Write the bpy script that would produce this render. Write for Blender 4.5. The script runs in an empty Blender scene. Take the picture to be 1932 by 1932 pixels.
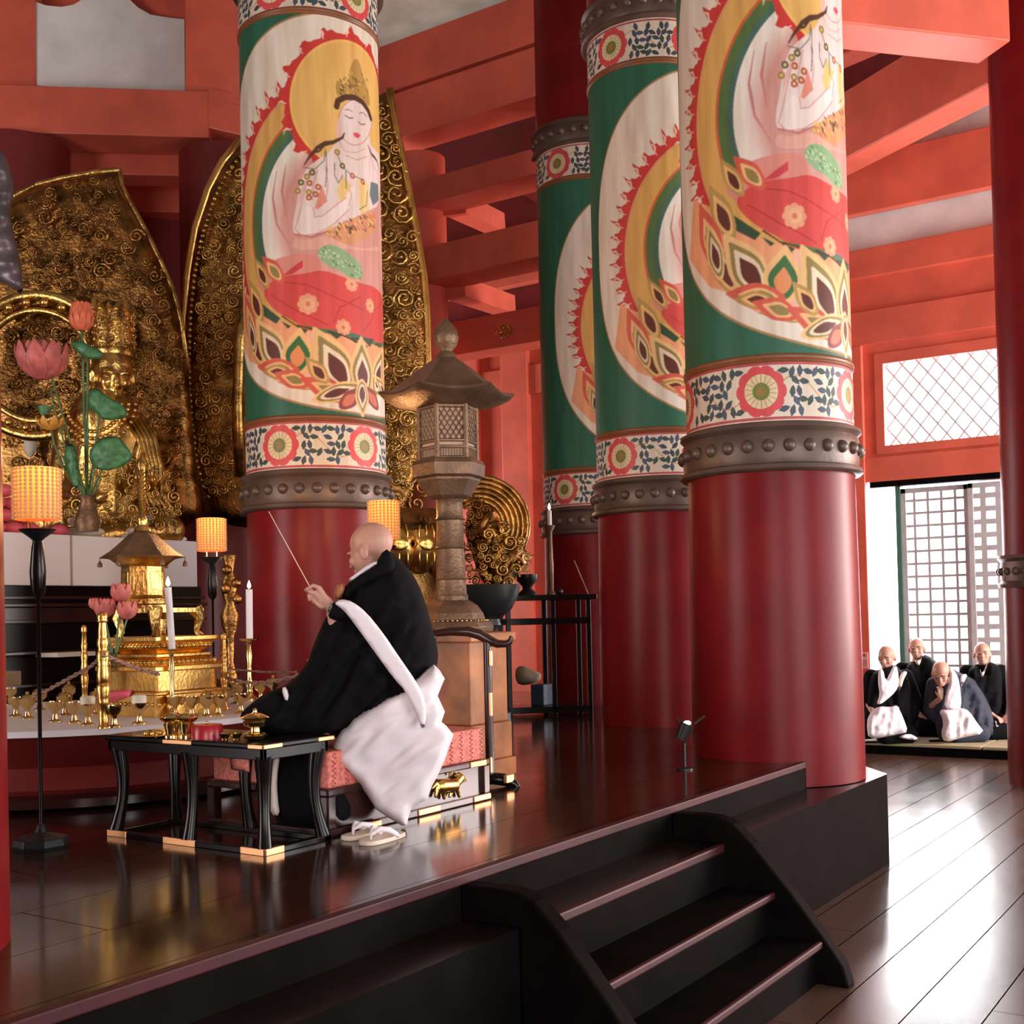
import bpy, bmesh, math, random
import numpy as np
from mathutils import Vector, Matrix, geometry
from mathutils import noise as mnoise
PI=math.pi
sc=bpy.context.scene
COL=sc.collection
random.seed(7)
# ---------------- camera ----------------
F=2240.;CX,CY=966.,1107.
A=math.radians(33.8);PT=math.radians(1.35);RO=.022;H=1.6
ca,sa=math.cos(A),math.sin(A);cp,sp=math.cos(PT),math.sin(PT)
FW=Vector((ca*cp,sa*cp,sp));R_=Vector((sa,-ca,0));U_=Vector((-ca*sp,-sa*sp,cp))
cr,sr=math.cos(RO),math.sin(RO)
R2=R_*cr-U_*sr;U2=U_*cr+R_*sr
CAM=Vector((0,0,H))
cd=bpy.data.cameras.new('camera');cam=bpy.data.objects.new('camera',cd);COL.objects.link(cam)
m=Matrix((R2,U2,-FW)).transposed().to_4x4();m.translation=CAM;cam.matrix_world=m
cd.sensor_width=36;cd.lens=36*F/1932;cd.shift_y=(CY-966)/1932;cd.clip_end=200
sc.camera=cam
sc.view_settings.view_transform='Standard';sc.view_settings.look='None';sc.view_settings.gamma=1
sc.view_settings.use_curve_mapping=False;sc.view_settings.exposure=0.42
# ---------------- world and daylight ----------------
w=bpy.data.worlds.new('world');sc.world=w;w.use_nodes=True
bg=w.node_tree.nodes['Background'];bg.inputs[0].default_value=(.93,.97,1,1);bg.inputs[1].default_value=3.5
def area(name,loc,target,sx,sy,power,color):
    l=bpy.data.lights.new(name,'AREA');l.shape='RECTANGLE';l.size=sx;l.size_y=sy;l.energy=power;l.color=color
    o=bpy.data.objects.new(name,l);COL.objects.link(o);o.location=loc
    o.rotation_euler=(Vector(target)-Vector(loc)).to_track_quat('-Z','Y').to_euler();return o
# daylight entering by the open doors in the wall on the photographer's right and behind him, and added fill lamps
area('daylight_side_door',(12.0,-4.6,2.3),(10.4,4,2.8),4.0,3.8,360,(1,.93,.90))
area('daylight_rear_door',(-3.8,-2.4,2.3),(6,5,3.2),2.8,3.2,120,(1,.84,.78))
area('added_left_fill',(-3.8,8.6,2.6),(8,10,5.2),3.2,3.6,190,(1,.84,.76))  # added fill, no door known there; lifts the back left panel and beams
area('added_near_fill',(1.6,-4.7,2.4),(4.6,6,3.0),3.2,3.4,175,(1,.90,.87))  # added fill to brighten the white altar boxes and statue
area('daylight_back_door',(15.6,3.4,1.9),(8,3.6,.6),3.4,3.4,560,(.95,.98,1))
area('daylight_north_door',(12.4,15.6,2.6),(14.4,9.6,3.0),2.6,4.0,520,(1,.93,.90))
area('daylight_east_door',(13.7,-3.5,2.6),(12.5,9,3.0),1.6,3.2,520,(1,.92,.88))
# ---------------- helpers ----------------
def ray(px,py): return FW+R2*((px-CX)/F)+U2*(-(py-CY)/F)
def at(px,py,D=None,X=None,Y=None,z=None):
    r=ray(px,py)
    t=D if D is not None else X/r.x if X is not None else Y/r.y if Y is not None else (z-H)/r.z
    return CAM+r*t
def lin(c): return tuple((v/12.92 if v<=.04045 else ((v+.055)/1.055)**2.4) for v in c)
MATS={}
def mat(name,col,rough=.5,metal=0.,noise=0.,nscale=6.,bump=0.,bscale=40.,emit=None,es=0.,coat=0.,spec=None,col2=None):
    m=bpy.data.materials.new(name);m.use_nodes=True;nt=m.node_tree;b=nt.nodes['Principled BSDF']
    b.inputs['Base Color'].default_value=(*col,1);b.inputs['Roughness'].default_value=rough;b.inputs['Metallic'].default_value=metal
    if coat: b.inputs['Coat Weight'].default_value=coat;b.inputs['Coat Roughness'].default_value=.08
    if spec is not None: b.inputs['Specular IOR Level'].default_value=spec
    tc=nt.nodes.new('ShaderNodeTexCoord')
    if noise or col2:
        n=nt.nodes.new('ShaderNodeTexNoise');n.inputs['Scale'].default_value=nscale;n.inputs['Detail'].default_value=5
        nt.links.new(tc.outputs['Object'],n.inputs['Vector'])
        r=nt.nodes.new('ShaderNodeValToRGB');nt.links.new(n.outputs['Fac'],r.inputs[0])
        c2=col2 or tuple(min(1,v*(1+noise)) for v in col)
        r.color_ramp.elements[0].position=.35;r.color_ramp.elements[1].position=.68
        r.color_ramp.elements[0].color=(*(v*(1-noise) for v in col),1);r.color_ramp.elements[1].color=(*c2,1)
        nt.links.new(r.outputs[0],b.inputs['Base Color'])
    if bump:
        n=nt.nodes.new('ShaderNodeTexNoise');n.inputs['Scale'].default_value=bscale;n.inputs['Detail'].default_value=4
        nt.links.new(tc.outputs['Object'],n.inputs['Vector'])
        bp=nt.nodes.new('ShaderNodeBump');bp.inputs['Strength'].default_value=bump;bp.inputs['Distance'].default_value=.02
        nt.links.new(n.outputs['Fac'],bp.inputs['Height']);nt.links.new(bp.outputs[0],b.inputs['Normal'])
    if emit: b.inputs['Emission Color'].default_value=(*emit,1);b.inputs['Emission Strength'].default_value=es
    MATS[name]=m;return m
def boards(name,c1,c2,width,axis,rough,coat=0.,gap=.012,cross=2.3,groove=.25):
    m=mat(name,c1,rough,coat=coat);nt=m.node_tree;b=nt.nodes['Principled BSDF'];L=nt.links.new
    def N(t,**k):
        n=nt.nodes.new(t)
        for a,v in k.items(): setattr(n,a,v)
        return n
    def M(op,a,bb=None):
        n=N('ShaderNodeMath',operation=op)
        for i,v in enumerate((a,bb)):
            if v is None: continue
            if isinstance(v,(int,float)): n.inputs[i].default_value=v
            else: L(v,n.inputs[i])
        return n.outputs[0]
    tc=N('ShaderNodeTexCoord');s=N('ShaderNodeSeparateXYZ');L(tc.outputs['Object'],s.inputs[0])
    u=s.outputs[axis];v=s.outputs[1-axis]
    q=M('DIVIDE',u,width);fr=M('FRACT',q);fl=M('FLOOR',q)
    line=M('LESS_THAN',fr,gap/width)
    wn=N('ShaderNodeTexWhiteNoise',noise_dimensions='1D');L(fl,wn.inputs['W'])
    q2=M('ADD',M('DIVIDE',v,cross),wn.outputs['Value']);l2=M('LESS_THAN',M('FRACT',q2),.004/cross)
    ln=M('MAXIMUM',line,l2)
    mp=N('ShaderNodeMapping');L(tc.outputs['Object'],mp.inputs[0])
    mp.inputs['Scale'].default_value=(1.2,14,1) if axis==1 else (14,1.2,1)
    no=N('ShaderNodeTexNoise');no.inputs['Scale'].default_value=1.6;no.inputs['Detail'].default_value=6;L(mp.outputs[0],no.inputs['Vector'])
    mx=N('ShaderNodeMix',data_type='RGBA');mx.inputs[6].default_value=(*c1,1);mx.inputs[7].default_value=(*c2,1)
    L(M('MULTIPLY',M('ADD',no.outputs['Fac'],wn.outputs['Value']),.5),mx.inputs[0])
    m2=N('ShaderNodeMix',data_type='RGBA');L(mx.outputs[2],m2.inputs[6]);m2.inputs[7].default_value=(.004,.003,.002,1);L(ln,m2.inputs[0])
    L(m2.outputs[2],b.inputs['Base Color'])
    L(M('MULTIPLY',M('SUBTRACT',1.,ln),.5),b.inputs['Specular IOR Level'])
    n2=N('ShaderNodeTexNoise');n2.inputs['Scale'].default_value=3;n2.inputs['Detail'].default_value=5;L(tc.outputs['Object'],n2.inputs['Vector'])
    L(M('ADD',M('MULTIPLY',n2.outputs['Fac'],.14),rough-.05),b.inputs['Roughness'])
    bp=N('ShaderNodeBump');bp.inputs['Strength'].default_value=groove;bp.inputs['Distance'].default_value=.01
    n3=N('ShaderNodeTexNoise');n3.inputs['Scale'].default_value=5.;L(tc.outputs['Object'],n3.inputs['Vector'])
    L(M('SUBTRACT',M('MULTIPLY',n3.outputs['Fac'],.22),ln),bp.inputs['Height']);L(bp.outputs[0],b.inputs['Normal'])
    return m
M=MATS
mat('vermilion',(.68,.125,.075),.42,noise=.12,nscale=2.5,bump=.05,bscale=12)
mat('crimson',(.17,.007,.0095),.34,noise=.15,nscale=3,bump=.03,bscale=6,spec=.18)
mat('dark_red',(.16,.012,.012),.45,noise=.15,nscale=3)
mat('plaster',(.80,.80,.77),.8,noise=.12,nscale=2)
mat('plaster_grey',(.36,.34,.29),.85,noise=.2,nscale=2)
boards('floor_boards',(.055,.028,.018),(.12,.068,.048),.27,1,.2,cross=4.1,groove=.1,gap=.006)
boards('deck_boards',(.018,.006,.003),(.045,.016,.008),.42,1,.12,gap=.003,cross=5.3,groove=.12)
mat('dark_wood',(.004,.003,.003),.62,noise=.3,bump=.05,bscale=9,spec=.03)  # near black also puts the shade of stairs and deck fronts into colour
mat('stair_edge',(.045,.008,.010),.5,noise=.2,spec=.25)
mat('ledge_wood',(.010,.005,.004),.25,noise=.3)
mat('lacquer',(.006,.004,.004),.22,noise=.2,spec=.25)
mat('lacquer_brown',(.035,.012,.010),.2,noise=.2)
mat('bronze',(.20,.115,.065),.46,.6,noise=.25,nscale=9,bump=.25,bscale=60)
mat('collar_bronze',(.115,.075,.058),.42,.3,noise=.2,nscale=5,bump=.1,bscale=30)
mat('old_gold',(.72,.42,.13),.3,1.,noise=.55,nscale=9,bump=.25,bscale=45)
mat('dark_gold',(.34,.17,.05),.33,1.,noise=.6,nscale=7,bump=.35,bscale=40)
mat('bright_gold',(.85,.50,.14),.3,1.,noise=.2,nscale=8,bump=.1,bscale=60)
mat('brass',(.80,.60,.26),.18,1.,noise=.15)
mat('copper_fitting',(.85,.42,.20),.35,.6)
mat('pedestal_wood',(.42,.15,.05),.45,noise=.35,nscale=5,bump=.05)
mat('black_cloth',(.004,.0038,.0048),.9,noise=.2,bump=.15,bscale=14,spec=.12)
mat('blue_black_cloth',(.022,.026,.045),.8,noise=.2,bump=.15,bscale=14)
mat('white_cloth',(.80,.73,.76),.8,noise=.03,bump=.12,bscale=9)
mat('white_paper',(.90,.86,.89),.7)
mat('cream_cloth',(.75,.66,.58),.8)
mat('skin',(.55,.29,.21),.5,noise=.1,nscale=8)
mat('scalp',(.50,.30,.25),.48,noise=.14,nscale=6)
mat('wax',(.85,.80,.82),.4)
mat('flame',(1,.6,.2),.5,emit=(1,.62,.25),es=14)
mat('shade_paper',(.8,.6,.35),.6,emit=(1,.42,.13),es=.75)
mat('shade_bead',(.9,.75,.6),.3,emit=(1,.45,.16),es=.4)
mat('pink_flower',(.60,.15,.13),.55,noise=.25,nscale=15)
mat('orange_flower',(.85,.20,.10),.5,noise=.2,nscale=15)
mat('yellow_flower',(.75,.36,.06),.5,noise=.2,nscale=15)
mat('leaf',(.07,.22,.09),.45,noise=.3,nscale=18,bump=.2,bscale=30)
mat('stem',(.10,.20,.07),.5)
mat('mochi',(.78,.72,.58),.55)
mat('pink_cake',(.75,.12,.16),.5)
mat('brocade',(.62,.17,.13),.7,noise=.3,nscale=60)
mat('red_lacquer',(.35,.01,.02),.3)
mat('rope',(.30,.17,.12),.7,noise=.5,nscale=70)
mat('tatami',(.42,.36,.22),.8,noise=.1)
mat('sandal_sole',(.72,.60,.48),.6,noise=.1)
mat('shutter_wood_glare',(.5,.47,.48),.6,noise=.1)  # wood tone lightened to put the doorway glare into its colour
mat('shutter_green',(.05,.16,.12),.6)
mat('metal_black',(.012,.012,.013),.4,.3)
mat('bulb',(1,.9,.6),.5,emit=(1,.8,.45),es=6)
mat('blue_box',(.03,.06,.10),.5)
mat('cloth_bag',(.35,.27,.18),.8,noise=.3)
mat('ornament_grey',(.16,.13,.15),.4,.4,noise=.3)
mat('notice_paper',(.75,.45,.40),.7);mat('notice_ink',(.55,.05,.05),.6)
mat('ground',(.6,.6,.56),.9)
mat('eye_dark',(.05,.025,.02),.5);mat('lips',(.45,.16,.14),.5)
mat('lantern_panel',(.45,.27,.20),.6,emit=(1,.62,.35),es=.06)
mat('brown_cushion',(.12,.03,.02),.7)
def shade_mat():
    m=bpy.data.materials.new('shade_paper');m.use_nodes=True;nt=m.node_tree;b=nt.nodes['Principled BSDF'];L=nt.links.new
    b.inputs['Base Color'].default_value=(.85,.55,.30,1);b.inputs['Roughness'].default_value=.7
    b.inputs['Emission Color'].default_value=(1,.38,.10,1);b.inputs['Emission Strength'].default_value=.35
    t=nt.nodes.new('ShaderNodeBsdfTranslucent');t.inputs[0].default_value=(1,.55,.20,1)
    x=nt.nodes.new('ShaderNodeMixShader');x.inputs[0].default_value=.55;L(b.outputs[0],x.inputs[1]);L(t.outputs[0],x.inputs[2]);L(x.outputs[0],nt.nodes['Material Output'].inputs[0]);M['shade_paper']=m
shade_mat()
mat('shade_bead',(.35,.17,.07),.4,emit=(1,.45,.14),es=.22)
class MB:
    def __init__(s): s.v=[];s.f=[]
    def add(s,vs,fs):
        n=len(s.v);s.v+=[tuple(v) for v in vs];s.f+=[tuple(i+n for i in f) for f in fs];return s
    def box(s,x0,x1,y0,y1,z0,z1,rot=0,piv=None):
        vs=[Vector((x,y,z)) for z in (z0,z1) for y in (y0,y1) for x in (x0,x1)]
        if rot:
            c=Vector(piv) if piv else Vector(((x0+x1)/2,(y0+y1)/2,0));mt=Matrix.Rotation(rot,3,'Z');c.z=0
            vs=[mt@(v-c)+c for v in vs]
        return s.add(vs,[(0,2,3,1),(4,5,7,6),(0,1,5,4),(2,6,7,3),(0,4,6,2),(1,3,7,5)])
    def cbox(s,c,sx,sy,sz,rot=0):
        return s.box(c[0]-sx/2,c[0]+sx/2,c[1]-sy/2,c[1]+sy/2,c[2]-sz/2,c[2]+sz/2,rot)
    def bar(s,p,q,w,h,up=(0,0,1)):
        p,q=Vector(p),Vector(q);d=(q-p).normalized();sd=d.cross(Vector(up)).normalized();u=sd.cross(d)
        vs=[e+sd*a*w/2+u*b*h/2 for e in (p,q) for a,b in ((-1,-1),(1,-1),(1,1),(-1,1))]
        return s.add(vs,[(0,1,2,3),(7,6,5,4),(0,4,5,1),(1,5,6,2),(2,6,7,3),(3,7,4,0)])
    def tube(s,pts,r,n=8,cap=True):
        pts=[Vector(p) for p in pts];k=len(pts)
        rr=r if isinstance(r,(list,tuple)) else [r]*k
        prev=None;b0=len(s.v);vs=[]
        for i,p in enumerate(pts):
            t=(pts[min(i+1,k-1)]-pts[max(i-1,0)])
            if t.length<1e-9:t=Vector((0,0,1))
            t.normalize()
            if prev is None: prev=t.orthogonal().normalized()
            a=(prev-t*prev.dot(t))
            a=a.normalized() if a.length>1e-6 else t.orthogonal().normalized()
            prev=a;b=t.cross(a)
            for j in range(n):
                an=2*PI*j/n;vs.append(p+(a*math.cos(an)+b*math.sin(an))*rr[i])
        fs=[(i*n+j,i*n+(j+1)%n,(i+1)*n+(j+1)%n,(i+1)*n+j) for i in range(k-1) for j in range(n)]
        if cap: fs+=[tuple(range(n-1,-1,-1)),tuple((k-1)*n+j for j in range(n))]
        return s.add(vs,fs)
    def lathe(s,prof,c=(0,0,0),n=24,rot=0,sq=1.,ax=None):
        c=Vector(c);vs=[]
        for r,z in prof:
            for j in range(n):
                a=2*PI*j/n+rot;p=Vector((r*math.cos(a),r*math.sin(a)*sq,z))
                if ax is not None: p=ax@p
                vs.append(c+p)
        k=len(prof)
        fs=[(i*n+j,i*n+(j+1)%n,(i+1)*n+(j+1)%n,(i+1)*n+j) for i in range(k-1) for j in range(n)]
        fs+=[tuple(range(n-1,-1,-1)),tuple((k-1)*n+j for j in range(n))]
        return s.add(vs,fs)
    def ball(s,c,r,sx=1,sy=1,sz=1,n=12,mt=None):
        vs=[];k=max(5,n*2//3);c=Vector(c)
        for i in range(1,k):
            t=PI*i/k
            for j in range(n):
                a=2*PI*j/n;p=Vector((r*sx*math.sin(t)*math.cos(a),r*sy*math.sin(t)*math.sin(a),r*sz*math.cos(t)))
                vs.append(c+(mt@p if mt else p))
        T=Vector((0,0,r*sz));top=c+(mt@T if mt else T);bot=c-(mt@T if mt else T)
        fs=[(i*n+j,(i+1)*n+j,(i+1)*n+(j+1)%n,i*n+(j+1)%n) for i in range(k-2) for j in range(n)]
        a=len(vs);vs+=[top,bot]
        fs+=[(a,j,(j+1)%n) for j in range(n)]+[(a+1,(k-2)*n+(j+1)%n,(k-2)*n+j) for j in range(n)]
        return s.add(vs,fs)
    def prism(s,pts,d):
        """extrude closed 3D outline along vector d"""
        n=len(pts);d=Vector(d);pts=[Vector(p) for p in pts]
        return s.add(pts+[p+d for p in pts],[tuple(range(n-1,-1,-1)),tuple(range(n,2*n))]+[(i,(i+1)%n,n+(i+1)%n,n+i) for i in range(n)])
    def spiral(s,c,r,ax,ay,az,turns=1.6,th=.2,dirn=1,ph=0,n=16,seg=5):
        pts=[];rr=[]
        for i in range(n):
            t=i/(n-1);a=ph+dirn*turns*2*PI*t;q=r*(1-.82*t)
            pts.append(c+ax*math.cos(a)*q+ay*math.sin(a)*q+az*(r*.35*t));rr.append(r*th*(1-.35*t))
        s.tube(pts,rr,seg);return s.ball(pts[-1],r*.22,n=6)
    def build(s,name,m,parent=None,smooth=None,bevel=0,sub=0,flip=False):
        me=bpy.data.meshes.new(name);me.from_pydata(s.v,[],s.f);me.materials.append(M[m] if isinstance(m,str) else m)
        bm=bmesh.new();bm.from_mesh(me);bmesh.ops.recalc_face_normals(bm,faces=bm.faces);bm.to_mesh(me);bm.free()
        o=bpy.data.objects.new(name,me);COL.objects.link(o);fin(o,parent)
        if smooth: shade(me,smooth)
        if bevel:
            b=o.modifiers.new('b','BEVEL');b.width=bevel;b.segments=2;b.limit_method='ANGLE'
        if sub:
            b=o.modifiers.new('s','SUBSURF');b.levels=sub;b.render_levels=sub
        return o
def fin(o,parent):
    if parent is not None:
        o.parent=parent;o.matrix_parent_inverse=Matrix.Translation(-parent.location) if parent.type=='EMPTY' else Matrix()
def shade(me,deg=40):
    me.polygons.foreach_set('use_smooth',[True]*len(me.polygons))
    if deg is True or deg>=180: return
    try: me.set_sharp_from_angle(angle=math.radians(deg))
    except Exception: pass
def tag(o,label=None,cat=None,group=None,kind=None):
    if label:o['label']=label
    if cat:o['category']=cat
    if group:o['group']=group
    if kind:o['kind']=kind
    return o
def thing(name,loc,label,cat,group=None):
    o=bpy.data.objects.new(name,None);COL.objects.link(o);o.location=loc;o.empty_display_size=.1
    return tag(o,label,cat,group)
def dup(root,loc,label=None,rz=0,scale=None,group=None):
    r=root.copy();COL.objects.link(r);r.location=loc;r.rotation_euler=(0,0,rz)
    if scale:r.scale=(scale,)*3 if isinstance(scale,(int,float)) else scale
    if label:r['label']=label
    if group:r['group']=group
    def rec(src,dst):
        for ch in src.children:
            c=ch.copy();COL.objects.link(c);c.parent=dst;rec(ch,c)
    for ch in list(root.children):
        c=ch.copy();COL.objects.link(c);c.parent=r;rec(ch,c)
    return r
def shade_sides(o,m2):  # upright faces recoloured near black, painting in their shade
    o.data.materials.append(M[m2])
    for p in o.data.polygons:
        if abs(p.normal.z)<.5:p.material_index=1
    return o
def nz(x,y,s=1.,seed=0.):
    return mnoise.noise(Vector((x*s,y*s,seed)))
def cloth_folds(a=.02,sx=1/40,sy=1/70,rot=0.,seed=1.):
    c_,s_=math.cos(rot),math.sin(rot)
    def f(x,y):
        u=(x*c_+y*s_)*sx;v=(-x*s_+y*c_)*sy
        w=nz(u,v,1,seed);return a*(w+.5*abs(nz(u*2.1,v*2.3,1,seed+9))+.25*nz(u*4,v*4,1,seed+3))
    return f
def spread(root_mesh_name,m,locs,r,parent,sx=1,sy=1,sz=1,n=10,mts=None):
    """one little piece per place, sharing a mesh, all parts of parent"""
    mb=MB();mb.ball((0,0,0),r,sx,sy,sz,n=n);first=None
    for i,p in enumerate(locs):
        if first is None: o=first=mb.build(root_mesh_name,m,parent,smooth=True)
        else: o=first.copy();COL.objects.link(o)
        o.location=p
def struct(mb,name,m,**k):
    o=mb.build(name,m,**k);o['kind']='structure';return o
def smooth_poly(p,it=2):
    for _ in range(it):
        q=[]
        for i in range(len(p)):
            a,b=p[i],p[(i+1)%len(p)]
            q+=[(a[0]*.75+b[0]*.25,a[1]*.75+b[1]*.25),(a[0]*.25+b[0]*.75,a[1]*.25+b[1]*.75)]
        p=q
    return p
def inflate(name,poly,D,th,m,parent=None,step=8,w=None,fold=None,back=1.,smooth=1,tilt=(0,0),power=2.,rip=None):
    """pillow-shaped solid with this outline; D distance of its mid plane, th half depth (m), w edge width in px"""
    P=smooth_poly(poly,smooth) if smooth else poly
    B=[]
    for i in range(len(P)):
        a,b=P[i],P[(i+1)%len(P)];L=math.dist(a,b);n=max(1,int(round(L/step)))
        B+=[(a[0]+(b[0]-a[0])*k/n,a[1]+(b[1]-a[1])*k/n) for k in range(n)]
    xs=[p[0] for p in B];ys=[p[1] for p in B];x0,x1,y0,y1=min(xs),max(xs),min(ys),max(ys)
    Bn=np.array(B);Bm=np.roll(Bn,-1,0)
    def dist(px,py):
        d=Bm-Bn;t=((px-Bn[:,0])*d[:,0]+(py-Bn[:,1])*d[:,1])/np.maximum((d**2).sum(1),1e-9);t=np.clip(t,0,1)
        return float(np.sqrt(((Bn[:,0]+t*d[:,0]-px)**2+(Bn[:,1]+t*d[:,1]-py)**2).min()))
    def inside(px,py):
        c=((Bn[:,1]>py)!=(Bm[:,1]>py));
        with np.errstate(divide='ignore',invalid='ignore'):
            xi=(Bm[:,0]-Bn[:,0])*(py-Bn[:,1])/(Bm[:,1]-Bn[:,1])+Bn[:,0]
        return bool(np.sum(c&(px<xi))%2)
    I=[];y=y0+step*.5;row=0
    while y<y1:
        x=x0+step*(.25+.5*(row%2))
        while x<x1:
            if inside(x,y) and dist(x,y)>step*.55: I.append((x,y))
            x+=step
        y+=step*.87;row+=1
    pts=[Vector(p) for p in B+I];nb=len(B)
    V2,E2,F2,_,_,_=geometry.delaunay_2d_cdt(pts,[(i,(i+1)%nb) for i in range(nb)],[],1,1e-4)
    dm=np.array([dist(v.x,v.y) for v in V2])
    W=w or max(dm.max(),1e-3)
    cxm,cym=(x0+x1)/2,(y0+y1)/2
    fr=[];bk=[]
    for v,d in zip(V2,dm):
        t=min(1,d/W);h=(max(0,1-(1-t)**power))**(1/power)
        Dd=D+tilt[0]*(v.x-cxm)/100+tilt[1]*(v.y-cym)/100
        f=fold(v.x,v.y)*min(1,t*2.5) if fold else 0
        r=ray(v.x,v.y)
        fr.append(CAM+r*(Dd-th*h-f));bk.append(CAM+r*(Dd+th*back*h+.003*(d>.01)))
    n=len(fr);bd=set(i for i in range(n) if dm[i]<.01)
    idx=[i if i in bd else None for i in range(n)]
    vs=list(fr);mp={}
    for i in range(n):
        if i in bd: mp[i]=i
        else: mp[i]=len(vs);vs.append(bk[i])
    fs=[tuple(f) for f in F2]+[tuple(mp[i] for i in reversed(f)) for f in F2]
    mb=MB();mb.add(vs,fs);return mb.build(name,m,parent,smooth=True)
def blob(name,parts,m,parent=None,voxel=.01,smooth=4):
    """one continuous surface grown from capsules and ellipsoids"""
    mb=MB()
    for p in parts:
        if p[0]=='c':
            _,a,b,ra,rb=p;mb.tube([a,b],[ra,rb],14);mb.ball(a,ra,n=14);mb.ball(b,rb,n=14)
        elif p[0]=='e':
            _,c,rx,ry,rz=p[:5];mb.ball(c,1,rx,ry,rz,n=18,mt=p[5] if len(p)>5 else None)
    o=mb.build(name,m,parent,smooth=True)
    r=o.modifiers.new('r','REMESH');r.mode='VOXEL';r.voxel_size=voxel;r.use_smooth_shade=True
    s=o.modifiers.new('s','SMOOTH');s.iterations=smooth;s.factor=.5
    return o
def frame_at(c):
    """camera-facing axes at a point: right, up, toward viewer"""
    f=(CAM-Vector(c));f.z=0;f.normalize();u=Vector((0,0,1));r=u.cross(f);return r,u,f
def zx(ox,oy,s,pts): return [(ox+x/s,oy+y/s) for x,y in pts]
# ---------------- the hall ----------------
def S(name,m,*boxes,**k):
    mb=MB()
    for b in boxes: mb.box(*b)
    return struct(mb,name,m,**k)
S('floor','floor_boards',(-4,14.5,-5,16,-.2,0))
ZD,ZL=.705,.555
# raised deck in three levels with chamfered corner
mb=MB()
mb.prism([(-4,2.466,ZL),(6.72,2.466,ZL),(6.72,3.0,ZL),(7.3,3.0,ZL),(8.5,3.6,ZL),(9.9,5.0,ZL),(11.6,6.7,ZL),(11.6,16,ZL),(-4,16,ZL)],(0,0,ZD-ZL))
deck=shade_sides(struct(mb,'floor_deck','deck_boards'),'dark_wood')
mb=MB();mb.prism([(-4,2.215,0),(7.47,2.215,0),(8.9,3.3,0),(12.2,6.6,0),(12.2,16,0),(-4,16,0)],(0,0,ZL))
shade_sides(struct(mb,'floor_ledge','ledge_wood'),'dark_wood')
S('trim_1','stair_edge',(-4,6.735,2.45,2.49,ZD-.035,ZD+.003),bevel=.006)
S('trim_2','dark_wood',(-4,6.735,2.452,2.466,ZL,ZD-.035))
S('wall_left','dark_red',(-4,14.5,16,16.2,0,10))
S('wall_rear','dark_red',(-4.2,-4,-5,-4,0,10),(-4.2,-4,-.9,7,0,10),(-4.2,-4,10.3,16,0,10),(-4.2,-4,7,10.3,4.5,10),(-4.2,-4,-4,-.9,4.0,10))
S('wall_right','dark_red',(-4,.2,-5.2,-5,0,10),(3.8,6.2,-5.2,-5,0,10),(12.8,14.5,-5.2,-5,0,10),(.2,3.8,-5.2,-5,3.8,10),(6.2,12.8,-5.2,-5,4.2,10))
S('ceiling','plaster_grey',(-4,14.5,-5,16,9.2,9.4))
# back wall: board wall with door opening Y 1.9..4.38, z 0..3.12 and transom window
XW=14.5
S('wall_back','vermilion',(XW,XW+.2,4.44,16,0,5.95),(XW,XW+.2,-5,4.44,4.62,5.95),(XW,XW+.2,-5,1.6,0,4.62),(XW,XW+.2,1.6,4.44,3.13,3.5),(XW,XW+.2,4.25,4.44,3.5,4.62))
S('wall_back_plaster','plaster',(XW+.03,XW+.2,-5,8.6,5.95,10))
S('wall_back_upper','dark_red',(XW+.03,XW+.2,8.6,16,5.95,10))
S('trim_3','vermilion',(XW-.1,XW,-5,16,5.62,5.97),bevel=.01)
S('trim_4','vermilion',(XW-.06,XW,-5,16,4.80,5.22),bevel=.01)
S('trim_5','vermilion',(XW-.14,XW,-5,16,6.40,7.1),bevel=.01)
S('trim_6','vermilion',(XW-.05,XW,1.6,4.44,3.12,3.42),bevel=.01)
S('trim_7','dark_wood',(XW-.02,XW+.12,1.6,4.40,3.05,3.13))
S('trim_8','vermilion',(XW-.08,XW,4.44,4.80,0,4.80),bevel=.01)
S('trim_9','vermilion',(XW-.22,XW,4.78,5.1,0,5.65),bevel=.01)
S('trim_10','vermilion',(XW-.12,XW,9.3,9.75,0,5.62),bevel=.01)
S('trim_11','vermilion',(XW-.12,XW,10.2,10.55,0,5.62),bevel=.01)
S('trim_12','vermilion',(XW-.03,XW,1.6,4.3,3.45,3.55),(XW-.03,XW,1.6,4.3,4.55,4.68),(XW-.03,XW,4.2,4.3,3.55,4.55))
S('ground_outside','ground',(14.7,40,-20,30,-.5,-.35))
# transom window with its diamond grille
win=thing('window_1',(XW,3,3.5),None,None);win['kind']='structure'
g=MB();y0,y1,z0,z1=1.6,4.2,3.52,4.6;st=.155
def clipseg(p,d):
    t0,t1=-9,9
    for a,lo,hi in ((0,y0,y1),(1,z0,z1)):
        if abs(d[a])<1e-9: continue
        q=sorted(((lo-p[a])/d[a],(hi-p[a])/d[a]));t0=max(t0,q[0]);t1=min(t1,q[1])
    return (t0,t1) if t1>t0 else None
for s in (1,-1):
    d=(.62,s*.78)
    for k in range(-14,30):
        p=(y0+k*.2,z0);q=clipseg(p,d)
        if q: g.tube([(XW+.1,p[0]+d[0]*t,p[1]+d[1]*t) for t in q],.011,5)
g.build('window_grille','shutter_wood_glare',win)
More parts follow.
